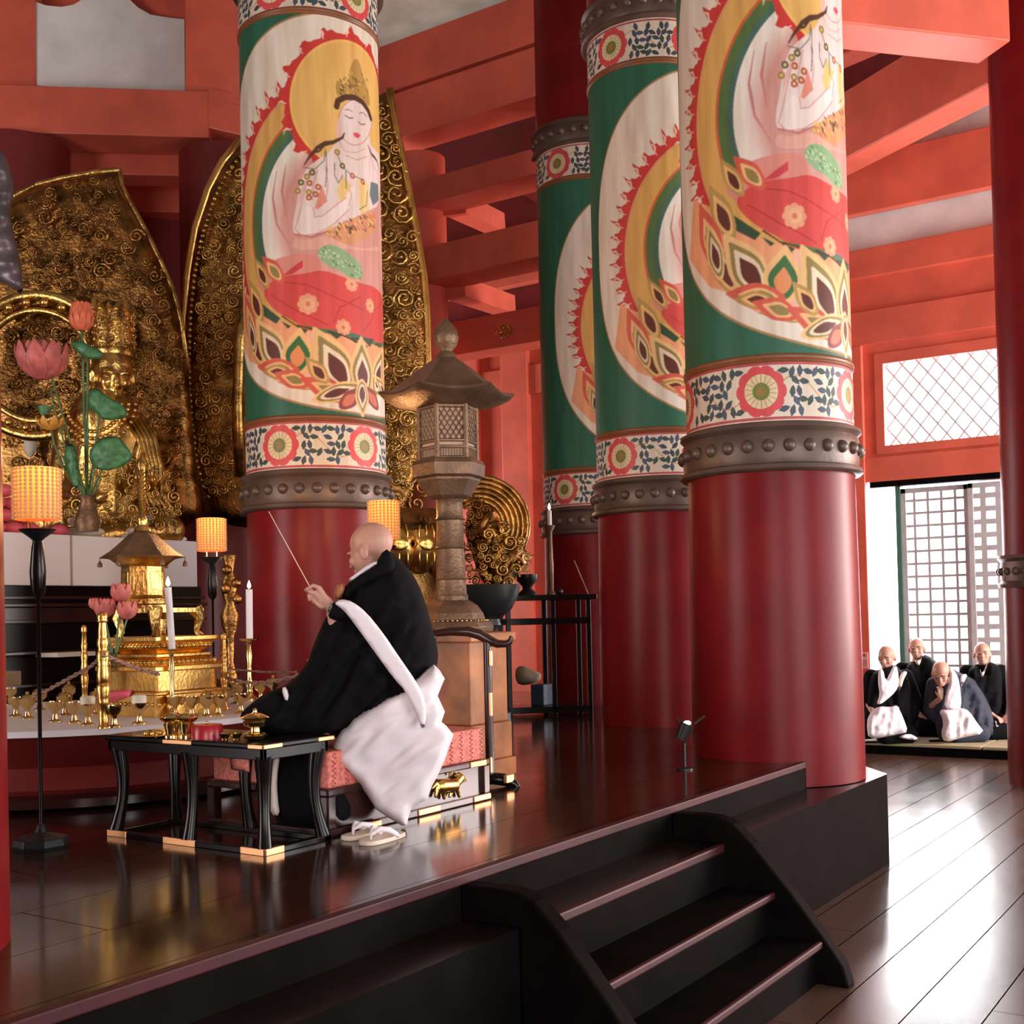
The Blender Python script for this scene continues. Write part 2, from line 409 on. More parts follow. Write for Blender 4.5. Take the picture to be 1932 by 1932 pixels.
# lattice shutters in the doorway
def lattice(Y0,Y1,Z0,Z1,ny,nz,X,bw,label,name,m='shutter_wood_glare'):
    t=thing(name,(X,(Y0+Y1)/2,Z0),label,'shutter')
    f=MB()
    for a,b,c,d in ((Y0,Y0+.06,Z0,Z1),(Y1-.06,Y1,Z0,Z1),(Y0,Y1,Z0,Z0+.08),(Y0,Y1,Z1-.06,Z1)): f.box(X-.025,X+.025,a,b,c,d)
    f.build('frame',m,t,bevel=.004)
    l=MB()
    for i in range(1,ny):
        y=Y0+(Y1-Y0)*i/ny;l.box(X-.015,X+.015,y-bw/2,y+bw/2,Z0,Z1)
    for i in range(1,nz):
        z=Z0+(Z1-Z0)*i/nz;l.box(X-.018,X+.012,Y0,Y1,z-bw/2,z+bw/2)
    l.build('lattice',m,t);return t
lattice(3.27,4.06,.12,3.02,5,19,XW+.1,.030,'tall open wooden lattice shutter seen against white daylight behind the seated monks','lattice_shutter')
t=lattice(2.1,3.27,.12,3.02,7,19,XW+.04,.060,'denser lattice shutter with thick bars at the right of the doorway','lattice_shutter')
t2=MB();t2.box(XW+.5,XW+.53,1.6,3.25,0,3.3);tag(t2.build('paper_screen','white_paper'),'pale paper screen standing outside behind the dense lattice shutter','screen')
jb=MB();jb.box(XW+.06,XW+.14,4.06,4.12,0,3.05);tag(jb.build('shutter_post','shutter_green',bevel=.004),'thin dark green post at the left edge of the open lattice','post')
# ---- beams above; each a horizontal timber between two seen points ----
BN=[13]
def beam(pa,pb,h,wd,m='vermilion',off=0.):
    """pa,pb: lower front edge points; h height up, wd depth away"""
    pa,pb=Vector(pa),Vector(pb);z=(pa.z+pb.z)/2 if abs(pa.z-pb.z)<.8 else None
    a,b=pa.copy(),pb.copy()
    if z is not None:a.z=b.z=z
    d=(b-a);n=Vector((-d.y,d.x,0)).normalized()
    if n.dot(Vector((ca,sa,0)))<0:n=-n
    mb=MB();mb.prism([a,b,b+n*wd,a+n*wd],(0,0,h))
    o=struct(mb,'trim_%d'%BN[0],m,bevel=.012);BN[0]+=1;return o
# ring of beams between the outer pillars (far side, parallel to Y)
def bpx(p,q,Dp,Dq,htop,wd,m='vermilion',ext=(0,0)):
    a=at(*p,D=Dp);b=at(*q,D=Dq);d=b-a;a=a-d*ext[0];b=b+d*ext[1]
    h=abs(p[1]-htop)*(Dp)/F
    return beam(a,b,h,wd,m)
XB=10.2
def bx_(p,q,topy,wd,m='vermilion',ea=0,eb=0,X=XB):
    a=at(*p,X=X);b=at(*q,X=X);z=(a.z+b.z)/2;T=at(p[0],topy,X=X).z
    mb=MB();mb.box(X,X+wd,min(a.y,b.y)-eb,max(a.y,b.y)+ea,z,T);o=struct(mb,'trim_%d'%BN[0],m,bevel=.012);BN[0]+=1
bx_((736,166),(1001,89),81,.5,ea=2,eb=2)
bx_((746,257),(1005,189),176,.42,ea=2,eb=1)
bx_((827,381),(1008,324),330,.45,ea=.6,eb=1)
bx_((827,523),(1011,487),460,.45,ea=.6,eb=1)
bx_((862,668),(1015,645),606,.35,ea=.6,eb=1,X=10.9)
for (p,q) in (((858,402),(935,437)),((858,560),(955,592))):
    a=at(*p,D=13.2);b=at(*q,D=14.6);mb=MB();mb.bar(a+Vector((0,0,.1)),b+Vector((0,0,.1)),.25,.22);struct(mb,'trim_%d'%BN[0],'vermilion');BN[0]+=1
# upper ceiling plaster over far ring
mb=MB();a=at(700,40,X=12.5);mb.box(12.3,12.5,4,13,8.15,9.2);struct(mb,'wall_upper_1','plaster_grey')
# crest ornament on lowest beam
c=at(952,625,X=10.88)
cm=MB()
for k in range(6):
    an=k*PI/3;cm.ball(c+Vector((0,math.cos(an)*.055,math.sin(an)*.055)),.03,.4,1,1,n=8)
for dy in(-.1,.1): cm.spiral(c+Vector((0,dy*.9,0)),.05,Vector((0,1,0)),Vector((0,0,1)),Vector((-1,0,0)),1.3,.14,1 if dy>0 else -1)
tag(cm.build('beam_crest','old_gold',smooth=True),'small gilt floral crest fixed on the red beam above the bronze lantern','ornament')
# diagonal ring at top left with plaster panel
DA=12.3
a=at(-140,232,D=12.2);b=at(394,272,D=12.55)
beam(a,b,90*12.4/F,.5)
beam(at(394,272,D=12.55),at(520,240,D=13.0),78*12.5/F,.4)
beam(at(60,318,D=12.9),at(362,340,D=13.1),62*13/F,.35)
beam(at(210,398,D=13.9),at(362,402,D=14),52*14/F,.3)
beam(at(280,556,D=14.2),at(350,556,D=14.3),75*14/F,.3)
# framed plaster panel with cusped top
pan=zx(0,0,3.45,[(225,10),(300,35),(400,45),(480,30),(560,-20),(640,-75),(740,-60),(820,-25),(900,50),(980,95),(1100,115),(1200,125),(1205,640),(900,605),(235,555)])
def plate(name,poly,D0,D1,th,m,kind=True,parent=None):
    xs=[p[0] for p in poly];x0,x1=min(xs),max(xs)
    pts=[at(p[0],p[1],D=D0+(D1-D0)*(p[0]-x0)/(x1-x0)) for p in poly]
    mb=MB();mb.prism(pts,Vector((ca,sa,0))*th);o=mb.build(name,m,parent)
    if kind:o['kind']='structure'
    return o
plate('wall_upper_2',pan,12.68,12.95,.1,'plaster')
plate('wall_upper_3',[(-200,-160),(470,-120),(470,200),(-200,170)],12.85,13.1,.1,'vermilion')
plate('trim_%d'%BN[0],[(-200,-160),(66,-160),(66,170),(-200,170)],12.55,12.65,.2,'vermilion');BN[0]+=1
plate('trim_%d'%BN[0],[(350,-160),(480,-150),(480,200),(350,186)],12.65,12.75,.2,'vermilion');BN[0]+=1
# dark inner wall behind the statues
mb=MB();mb.prism([(9.9,11.3,0),(11.9,9.3,0),(12.0,9.4,0),(10.0,11.4,0)],(0,0,3.2));struct(mb,'wall_inner','dark_wood')
mb=MB();mb.prism([(5.5,13.4,0),(10.6,10.6,0),(10.7,10.7,0),(5.6,13.6,0)],(0,0,8));struct(mb,'wall_inner_red','dark_red')
# upper right beams
def bar2(p,q,Dp,Dq,w,h,m='vermilion'):
    a=at(*p,D=Dp);b=at(*q,D=Dq);mb=MB();mb.bar(a+Vector((0,0,h/2)),b+Vector((0,0,h/2)),w,h);o=struct(mb,'trim_%d'%BN[0],m,bevel=.015);BN[0]+=1
bar2((1480,57),(1876,100),9.6,10.1,.42,.62)
bar2((1560,335),(1900,160),14.0,11.2,.4,.75)
bar2((1560,130),(1700,70),12.4,11.6,.3,.3)
mb=MB();mb.box(XW-.6,XW-.2,-3,9,7.5,9.2);struct(mb,'trim_%d'%BN[0],'dark_red');BN[0]+=1
# small notice on the red post
n0=at(1628,1246,X=XW-.1)
t=thing('notice_sign',n0,'small pink paper notice with red print on the red post left of the monks','sign')
mb=MB();mb.box(XW-.092,XW-.08,n0.y-.06,n0.y+.06,n0.z-.1,n0.z+.1);mb.build('paper','notice_paper',t)
mb=MB()
mb.box(XW-.096,XW-.092,n0.y-.035,n0.y+.035,n0.z+.045,n0.z+.08)
for k in range(4): mb.box(XW-.096,XW-.092,n0.y-.045,n0.y+.045,n0.z-.02*k,n0.z-.02*k+.007)
mb.build('print','notice_ink',t)
# ---------------- stairs ----------------
st=thing('wooden_stairs',(4.1,2.0,0),'short flight of dark wooden stairs with reddish nosings and curved side boards','stairs')
X0,X1=3.42,4.93
for i,(z,y) in enumerate(((.37,1.97),(.185,1.765))):
    mb=MB();mb.box(X0,X1,y,y+.26,z-.035,z);tr=mb.build('tread','dark_wood',st,bevel=.006)
    mb=MB();mb.box(X0,X1,y-.012,y+.012,z-.03,z+.002);mb.build('nosing','stair_edge',tr,bevel=.008)
    mb=MB();mb.box(X0,X1,y+.02,y+.05,z-.185,z-.035);mb.build('riser','dark_wood',st)
mb=MB();mb.box(X0,X1,2.19,2.225,ZL-.035,ZL+.004);mb.build('nosing','stair_edge',st,bevel=.008)
mb=MB();mb.box(X0,X1,2.196,2.213,.37,ZL-.035);mb.build('riser','dark_wood',st)
for xc in (3.30,4.93):
    prof=[(2.45,.675),(2.31,.68),(2.22,.675),(2.15,.65),(2.06,.565),(1.89,.373),(1.756,.207),(1.67,.09),(1.645,0),(2.21,0),(2.21,ZL),(2.45,ZL)]
    pts=[(xc,y,z) for y,z in prof];mb=MB();mb.prism(pts,(.085,0,0));mb.build('side_board','dark_wood',st,bevel=.01)
# two small metal brackets on the deck front at the bottom of the picture
for px in (1012,1066):
    p=at(px,1895,Y=2.2);q=thing('metal_bracket',p,'small L shaped metal bracket near the foot of the stairs, %s of the two'%('left' if px<1040 else 'right'),'bracket')
    mb=MB();mb.box(p.x-.012,p.x-.009,2.205,2.215,p.z-.02,p.z+.02);mb.box(p.x-.012,p.x+.006,2.205,2.215,p.z-.022,p.z-.019);mb.build('plate','brass',q)
# ---------------- painted pillars ----------------
LC=(6.51,6.08);RR=.512
def unw(px,py,c=LC,R=RR):
    r=ray(px,py);a=r.x**2+r.y**2;b=-(r.x*c[0]+r.y*c[1]);q=c[0]**2+c[1]**2-R*R
    disc=b*b-a*q;t=(-b-math.sqrt(disc))/a if disc>0 else -b/a
    th=(math.degrees(math.atan2(r.y*t-c[1],r.x*t-c[0])-math.atan2(-c[1],-c[0]))+180)%360-180
    return th,H+r.z*t
class Paint:
    """colours painted on the pillar's own surface: angle (deg) by height (m)"""
    def __init__(s,nu,nv,z0,z1,bgc):
        s.nu,s.nv,s.z0,s.z1=nu,nv,z0,z1
        s.th=-180+360*np.arange(nu)/nu;s.z=z0+(z1-z0)*np.arange(nv)/(nv-1)
        s.img=np.empty((nv,nu,3),np.float32);s.img[:]=lin(bgc)
        s.k=RR*PI/180
    def win(s,t0,t1,z0,z1):
        i=np.where((s.th>=t0)&(s.th<=t1))[0];j=np.where((s.z>=z0)&(s.z<=z1))[0]
        if len(i)==0 or len(j)==0: return None
        return slice(i[0],i[-1]+1),slice(j[0],j[-1]+1)
    def put(s,w,mask,c,a=1.):
        v=s.img[w[1],w[0]];mm=(mask*a)[...,None].astype(np.float32) if mask.dtype!=bool else mask[...,None]*np.float32(a)
        v[:]=v*(1-mm)+np.array(lin(c),np.float32)*mm
    def poly(s,P,c,a=1.):
        P=np.array(P);w=s.win(P[:,0].min(),P[:,0].max(),P[:,1].min(),P[:,1].max())
        if w is None:return
        X,Y=np.meshgrid(s.th[w[0]],s.z[w[1]]);ins=np.zeros(X.shape,bool);Q=np.roll(P,-1,0)
        for (x1,y1),(x2,y2) in zip(P,Q):
            if y1==y2: continue
            ins^=((y1>Y)!=(y2>Y))&(X<(x2-x1)*(Y-y1)/(y2-y1)+x1)
        s.put(w,ins,c,a)
    def ring(s,tc,zc,r0,r1,c,a=1.,soft=0,zlo=-9,zhi=99,tmax=999):
        k=s.k;w=s.win(tc-r1/k,tc+r1/k,zc-r1,zc+r1)
        if w is None:return
        X,Y=np.meshgrid((s.th[w[0]]-tc)*k,s.z[w[1]]-zc);d=np.hypot(X,Y)
        mk=(d<=r1)&(d>=r0)&(Y+zc>zlo)&(Y+zc<zhi)
        if soft: mk=np.clip((r1-d)/soft,0,1)*(d>=r0)
        s.put(w,mk,c,a)
    def line(s,P,wd,c,taper=False):
        """P in (deg,z); wd metres"""
        k=s.k;P=[(p[0]*k,p[1]) for p in P];n=len(P)
        for i in range(n-1):
            (x1,y1),(x2,y2)=P[i],P[i+1];w=s.win((min(x1,x2)-wd)/k,(max(x1,x2)+wd)/k,min(y1,y2)-wd,max(y1,y2)+wd)
            if w is None: continue
            X,Y=np.meshgrid(s.th[w[0]]*k,s.z[w[1]]);L=max(1e-9,(x2-x1)**2+(y2-y1)**2)
            t=np.clip(((X-x1)*(x2-x1)+(Y-y1)*(y2-y1))/L,0,1)
            ww=wd/2*(1-.75*abs(2*(i+t)/(n-1)-1)) if taper else wd/2
            s.put(w,np.hypot(X-x1-t*(x2-x1),Y-y1-t*(y2-y1))<=ww,c)
    def leaf(s,t,z,L,W,ang,cols,tip=.35):
        """nested petal; t,z centre, ang degrees of its long axis from straight up"""
        a=math.radians(ang)
        for q,c in cols:
            P=[]
            for i in range(28):
                f=2*PI*i/28;y=math.cos(f);x=math.sin(f)*(1-.55*max(0,y)**2)*(1-.2*max(0,-y))
                y=y*(1+tip*max(0,y)**6*.5)
                X=x*W/2*q;Y=y*L/2*q-(1-q)*L*.12
                P.append((t+(X*math.cos(a)+Y*math.sin(a))/s.k,z+(-X*math.sin(a)+Y*math.cos(a))))
            s.poly(P,c)
    def mesh(s,name,R,parent,m,disp=None):
        nu,nv=s.nu,s.nv;th=np.radians(s.th);X=np.cos(th);Y=np.sin(th)
        co=np.empty((nv,nu,3),np.float32);rad=np.array([R(z) for z in s.z])[:,None]
        co[...,0]=X*rad;co[...,1]=Y*rad;co[...,2]=s.z[:,None]
        me=bpy.data.meshes.new(name);me.vertices.add(nu*nv);me.vertices.foreach_set('co',co.ravel())
        j,i=np.meshgrid(np.arange(nv-1),np.arange(nu),indexing='ij');i2=(i+1)%nu
        F_=np.stack([j*nu+i,j*nu+i2,(j+1)*nu+i2,(j+1)*nu+i],-1).reshape(-1,4)
        nf=len(F_);me.loops.add(nf*4);me.polygons.add(nf)
        me.polygons.foreach_set('loop_start',np.arange(nf,dtype=np.int32)*4)
        me.loops.foreach_set('vertex_index',F_.ravel().astype(np.int32))
        me.polygons.foreach_set('use_smooth',np.ones(nf,bool));me.update(calc_edges=True);me.validate()
        c=np.ones((nv*nu,4),np.float32);c[:,:3]=s.img.reshape(-1,3)
        at_=me.color_attributes.new('paint','FLOAT_COLOR','POINT');at_.data.foreach_set('color',c.ravel())
        me.materials.append(m);o=bpy.data.objects.new(name,me);COL.objects.link(o)
        if parent: o.parent=parent
        return o
def paint_mat(name,rough):
    m=bpy.data.materials.new(name);m.use_nodes=True;nt=m.node_tree;b=nt.nodes['Principled BSDF'];L=nt.links.new
    a=nt.nodes.new('ShaderNodeVertexColor');a.layer_name='paint'
    tc=nt.nodes.new('ShaderNodeTexCoord');mp=nt.nodes.new('ShaderNodeMapping');mp.inputs['Scale'].default_value=(7,7,.8);L(tc.outputs['Object'],mp.inputs[0])
    n=nt.nodes.new('ShaderNodeTexNoise');n.inputs['Scale'].default_value=2.2;n.inputs['Detail'].default_value=7;L(mp.outputs[0],n.inputs['Vector'])
    r=nt.nodes.new('ShaderNodeValToRGB');r.color_ramp.elements[0].position=.3;r.color_ramp.elements[0].color=(.74,.68,.60,1);r.color_ramp.elements[1].position=.62;r.color_ramp.elements[1].color=(1,1,1,1);L(n.outputs['Fac'],r.inputs[0])
    mx=nt.nodes.new('ShaderNodeMix');mx.data_type='RGBA';mx.blend_type='MULTIPLY';mx.inputs[0].default_value=.8;L(a.outputs['Color'],mx.inputs[6]);L(r.outputs[0],mx.inputs[7])
    L(mx.outputs[2],b.inputs['Base Color']);b.inputs['Roughness'].default_value=rough;return m
PM=paint_mat('painted_panel',.5)
GREEN=(.14,.39,.29);CREAM=(.91,.86,.80);OCH=(.86,.66,.36);RED=(.80,.22,.20);PEACH=(.93,.64,.46);OLIVE=(.58,.50,.27);BR=(.38,.16,.10)
art=Paint(1080,1150,3.0,5.90,GREEN)
TC=42.
# roundel
def sup(tc,zc,W,Hh,n=2.4,N=160):
    P=[]
    for i in range(N):
        f=2*PI*i/N;c,s_=math.cos(f),math.sin(f)
        P.append((tc+W*math.copysign(abs(c)**(2/n),c),zc+Hh*math.copysign(abs(s_)**(2/n),s_)))
    return P
def wrapfill(P,c):
    art.poly(P,c);art.poly([(x-360,z) for x,z in P],c);art.poly([(x+360,z) for x,z in P],c)
wrapfill(sup(TC,4.48,149,1.43),(.66,.50,.30))
wrapfill(sup(TC,4.48,148,1.415),CREAM)
# flaming body halo and head halo
k=art.k
def flames(tc,zc,r,amp,n,a0,a1,base=.05):
    P=[];N=n*10
    for i in range(N+1):
        f=i/N;an=math.radians(a0+(a1-a0)*f);q=(f*n)%1.0
        rad=r+base+amp*((1-q)**1.8 if q>.18 else (q/.18)**1.2)*(.75+.25*math.sin(i*1.7))
        an2=an+math.radians(3.2)*((rad-r)/amp)
        P.append((tc+math.sin(an2)*rad/k,zc+math.cos(an2)*rad))
    for i in range(60,-1,-1):
        an=math.radians(a0+(a1-a0)*i/60);P.append((tc+math.sin(an)*r*.97/k,zc+math.cos(an)*r*.97))
    art.poly(P,RED)
    for i in range(n):
        an=math.radians(a0+(a1-a0)*(i+.1)/n)
        pts=[(tc+math.sin(an+.035*math.sin(u*5)+.05*u)*(r+base+amp*.5-u*amp*.62)/k,zc+math.cos(an+.035*math.sin(u*5)+.05*u)*(r+base+amp*.5-u*amp*.62)) for u in (0,.25,.5,.75,1)]
        art.line(pts,.016,(.93,.80,.70),True)
flames(TC,4.40,1.02,.19,17,-124,-30,.065)
art.ring(TC,4.40,.995,1.035,(.85,.62,.42))
art.ring(TC,4.40,.875,1.02,OCH);art.ring(TC,4.40,.86,.88,(.80,.38,.20))
art.ring(TC,4.40,.76,.862,(.33,.44,.24));art.ring(TC,4.40,.76,.80,(.28,.42,.36))
art.ring(TC,4.40,0,.762,(.93,.89,.84));art.ring(TC,4.40,0,.70,(.83,.60,.56),soft=.12)
flames(TC-3,5.25,.475,.115,17,-178,178,.055)
art.ring(TC-3,5.25,.46,.492,(.95,.75,.42));art.ring(TC-3,5.25,0,.475,(.90,.71,.40))
art.ring(TC-3,5.25,0,.40,(.92,.74,.43),soft=.3)
Z1=lambda pts:[unw(440+x/4.025,y/4.025) for x,y in pts]
Z2=lambda pts:[unw(440+x/3.578,440+y/3.578) for x,y in pts]
SK=(.90,.82,.80)
_poly=art.poly
def sp(P,c,a=1.):
    _poly(smooth_poly(list(P),2) if 6<=len(P)<30 else P,c,a)
art.poly=sp
# torso and arms
art.poly(Z1([(800,1000),(760,1140),(600,1240),(540,1300),(500,1420),(480,1560),(450,1700),(455,1770),(520,1800),(640,1780),(760,1730),(860,1680),(1040,1590),(1110,1560),(1115,1200),(1040,1120),(1040,1000)]),SK)
art.poly(Z1([(620,1250),(560,1400),(500,1560),(500,1480),(560,1330)]),(.86,.70,.66))
art.poly(Z1([(830,1330),(900,1420),(880,1560),(820,1560),(790,1450)]),(.90,.76,.48))
art.poly(Z1([(940,1360),(1030,1400),(1030,1600),(960,1620)]),(.92,.80,.55))
art.poly(Z1([(670,1400),(715,1530),(640,1590),(620,1580)]),(.88,.55,.48))
art.line(Z1([(470,1780),(600,1800),(760,1740),(860,1680)]),.012,(.75,.45,.40))
# arms, hand and scarf folds
art.poly(Z1([(560,1560),(500,1640),(470,1740),(520,1790),(640,1770),(760,1700),(860,1600),(900,1540),(860,1500),(780,1560),(680,1640),(620,1650),(610,1580)]),(.93,.86,.84))
art.poly(Z1([(850,1500),(880,1440),(910,1400),(925,1440),(915,1520),(880,1570)]),(.94,.87,.84))
for P in ([(610,1580),(620,1650),(680,1640),(780,1560),(860,1500)],[(500,1640),(470,1740),(520,1792),(640,1772),(760,1705),(880,1590)],[(560,1400),(530,1500),(500,1640)],[(880,1440),(900,1480),(880,1560)],[(1040,1130),(1060,1250),(1100,1330)],[(850,1180),(940,1215),(1010,1190)],[(700,1260),(720,1400),(700,1540)],[(640,1290),(610,1400),(600,1520)]):
    art.line(Z1(P),.006,(.80,.55,.50))
for P in ([(330,1300),(300,1500),(330,1700),(420,1850)],[(400,1250),(370,1450),(400,1650)]): art.line(Z1(P),.02,(.78,.50,.50),True)
# head
hp=[(670+31*math.cos(f),231+43*math.sin(f)) for f in [2*PI*i/30 for i in range(30)]]
art.poly([unw(*p) for p in hp],SK)
art.line([unw(*p) for p in hp],.006,(.75,.55,.50))
art.poly([unw(643+5*math.cos(f)-3,245+22*math.sin(f)) for f in [2*PI*i/20 for i in range(20)]],(.91,.76,.72))
art.poly(Z1([(785,760),(775,590),(850,660),(875,560),(905,470),(930,440),(965,480),(985,580),(1030,700),(1042,830),(960,745),(880,722)]),(.72,.56,.28))
for i in range(60):
    x=random.uniform(800,1020);y=random.uniform(500+abs(x-925)*.9,735);art.line(Z1([(x,y),(x+8,y+12)]),.009,random.choice([(.30,.22,.12),(.45,.32,.14),(.85,.75,.45)]))
art.line(Z1([(785,810),(795,765),(850,738),(920,740),(980,775),(1025,840),(1045,900)]),.042,(.32,.19,.12))
for a,b in (((850,835),(905,850)),((955,860),(1015,885))): art.line(Z1([a,((a[0]+b[0])/2,a[1]-5),b]),.006,(.5,.38,.34))
for a,b in (((850,875),(910,895)),((950,925),(1000,942))): art.line(Z1([a,((a[0]+b[0])/2,a[1]+22),b]),.008,(.35,.27,.25))
art.poly(Z1([(910,1010),(940,1005),(970,1030),(945,1052),(918,1035)]),(.86,.30,.38))
art.line(Z1([(800,1060),(850,1150),(930,1160),(1000,1130)]),.005,(.80,.62,.58))
# hair over the shoulders, jewels
art.line(Z1([(540,1250),(580,1190),(640,1120),(700,1090),(760,1080),(830,1045),(845,1010)]),.036,(.34,.20,.14),True)
art.line(Z1([(600,1160),(650,1150),(690,1105)]),.016,(.34,.20,.14))
art.line(Z1([(1020,1100),(1050,1170),(1090,1220),(1108,1300)]),.024,(.34,.20,.14),True)
for P in ([(530,1270),(620,1285),(690,1220),(700,1130)],[(770,1240),(770,1330),(800,1390),(830,1330)],[(705,1150),(712,1300),(700,1420)],[(855,1300),(858,1430)],[(1020,1450),(1010,1560),(960,1590)],[(780,1150),(830,1270),(900,1330),(990,1370)]):
    art.line(Z1(P),.007,(.42,.45,.38))
for x,y in ((790,1155),(830,1260),(905,1335),(580,1390),(515,1385),(645,1420),(575,1460),(575,1500),(600,1310),(985,1380),(490,1450),(625,1475),(560,1340)):
    art.ring(*Z1([(x,y)])[0],0,.022,random.choice([(.28,.33,.20),(.62,.50,.22),(.70,.30,.25)]))
    art.ring(*Z1([(x,y)])[0],0,.010,(.85,.75,.5))
art.poly(Z1([(1045,1380),(1100,1400),(1105,1520),(1060,1560),(1035,1480)]),(.42,.48,.50))
# girdle
art.poly(Z1([(700,1760),(860,1680),(1040,1600),(1090,1640),(1080,1760),(930,1860),(760,1870),(690,1820)]),(.84,.60,.42))
for i in range(120):
    x=random.uniform(710,1070);y=1760-(x-700)*.36+random.uniform(-30,90)
    art.line(Z1([(x,y),(x+10,y+16)]),.012,random.choice([(.30,.25,.15),(.80,.45,.35),(.88,.75,.40),(.85,.55,.50)]))
# robe
art.poly(Z2([(150,330),(210,220),(350,150),(560,130),(620,260),(500,300),(330,330),(230,430)]),(.86,.55,.50))
art.poly(Z2([(200,400),(250,330),(330,290),(480,275),(600,245),(720,290),(860,340),(950,360),(1018,450),(1040,540),(1035,745),(960,740),(870,690),(700,655),(550,640),(420,600),(320,550),(240,480)]),(.83,.29,.27))
art.poly(Z2([(330,290),(400,230),(470,180),(470,230),(400,275)]),(.80,.25,.28))
for P in ([(300,330),(480,345),(700,440),(880,520)],[(680,600),(720,500),(860,430)],[(880,660),(930,600),(950,520),(1000,480)],[(260,420),(420,520),(640,620)]): art.line(Z2(P),.010,(.72,.20,.20))
for x,y,q in ((505,478,.070),(925,490,.05),(745,635,.055),(800,345,.05)):
    t,z=Z2([(x,y)])[0]
    for i in range(8):
        an=i*PI/4;art.ring(t+math.sin(an)*q*.72/k,z+math.cos(an)*q*.72,0,q*.36,(.90,.62,.48))
    art.ring(t,z,0,q*.62,(.90,.68,.52));art.ring(t,z,0,q*.25,(.86,.45,.35))
art.poly(Z1([(450,1800),(560,1830),(700,1780),(820,1850),(980,1900),(1110,1860),(1110,1930),(450,1930)]),(.88,.66,.60))
art.poly(Z2([(560,140),(600,80),(690,80),(790,140),(865,215),(880,310),(790,310),(740,260),(620,215)]),(.55,.68,.50))
for i in range(50):
    f=random.random();x=580+f*280+random.uniform(-25,25);y=110+f*160+random.uniform(-30,40);art.line(Z2([(x,y),(x+7,y+8)]),.010,random.choice([(.35,.50,.35),(.75,.82,.66)]))
art.poly=_poly
# lotus throne: mass of petals, then nested petals
art.poly(Z2([(70,380),(130,440),(210,560),(320,600),(430,640),(560,665),(700,690),(860,720),(960,760),(1040,790),(1060,1100),(960,1090),(870,1160),(780,1110),(620,1095),(560,1040),(430,1030),(290,1000),(180,900),(110,860),(70,700)]),PEACH)
art.poly(Z2([(500,660),(600,680),(620,820),(560,960),(470,980),(520,840)]),(.92,.70,.62))
for P in ([(190,470),(320,575),(290,612),(200,555)],[(322,592),(392,628),(368,645)],[(412,615),(505,655),(480,680)],[(620,655),(740,682),(700,716)],[(775,705),(862,706),(825,742)],[(865,705),(950,715),(922,770)],[(955,742),(1000,750),(985,775)]): art.poly(Z2(P),(.20,.30,.20))
for P in ([(640,660),(740,690),(820,730),(905,765)],[(330,560),(420,620),(540,650)]): art.line(Z2(P),.010,(.30,.14,.10))
CO=[(1,(.93,.76,.52)),(.80,OLIVE),(.62,(.92,.84,.72)),(.44,BR)]
CG=[(1,(.93,.74,.50)),(.74,(.22,.42,.22)),(.44,(.88,.56,.36))]
CR=[(1,(.83,.36,.28)),(.66,(.93,.72,.50)),(.45,OLIVE)]
CW=[(1,(.72,.58,.32)),(.72,(.92,.72,.46)),(.5,BR)]
def lf(x,y,L,W,a,c): t,z=Z2([(x,y)])[0];art.leaf(t,z,L,W,a,c)
for x,y,L,W,a,c in ((150,470,.36,.14,-24,CW),(110,600,.42,.16,-20,CR),(150,760,.44,.14,-30,CW),(125,680,.34,.12,-14,CO),(270,250,.26,.12,-40,CR),(190,275,.26,.10,-30,CW),
    (255,770,.46,.22,-32,CO),(435,815,.32,.24,6,CG),(300,915,.34,.15,-78,CR),(290,935,.22,.10,-80,CW),(480,1015,.34,.09,-84,CW),(400,985,.26,.13,-70,CR),
    (690,890,.52,.28,-30,CO),(875,935,.44,.23,-2,CO),(985,950,.42,.20,24,CO),(640,1055,.36,.16,-68,CR),(720,1070,.42,.13,70,CO),(1010,1060,.34,.12,-66,CO),(570,930,.22,.12,-40,CW),
    (790,1120,.22,.12,50,[(1,(.55,.25,.22)),(.6,(.80,.45,.35))]),(940,1115,.22,.12,-50,[(1,(.55,.25,.22)),(.6,(.80,.45,.35))]),(872,1105,.26,.13,180,CO)): lf(x,y,L,W,a,c)
# brush-soft edges
for _ in range(2):
    g=art.img;g=(np.roll(g,1,1)+2*g+np.roll(g,-1,1))/4;g[1:-1]=(g[:-2]+2*g[1:-1]+g[2:])/4;art.img=g.astype(np.float32)
# the far side of the drum repeats the near one
iL=np.where(art.th>84)[0]
src=np.array([np.argmin(abs(art.th-(2*TC-t))) if 2*TC-t>-180 else 0 for t in art.th[iL]])
art.img[:,iL]=art.img[:,src]
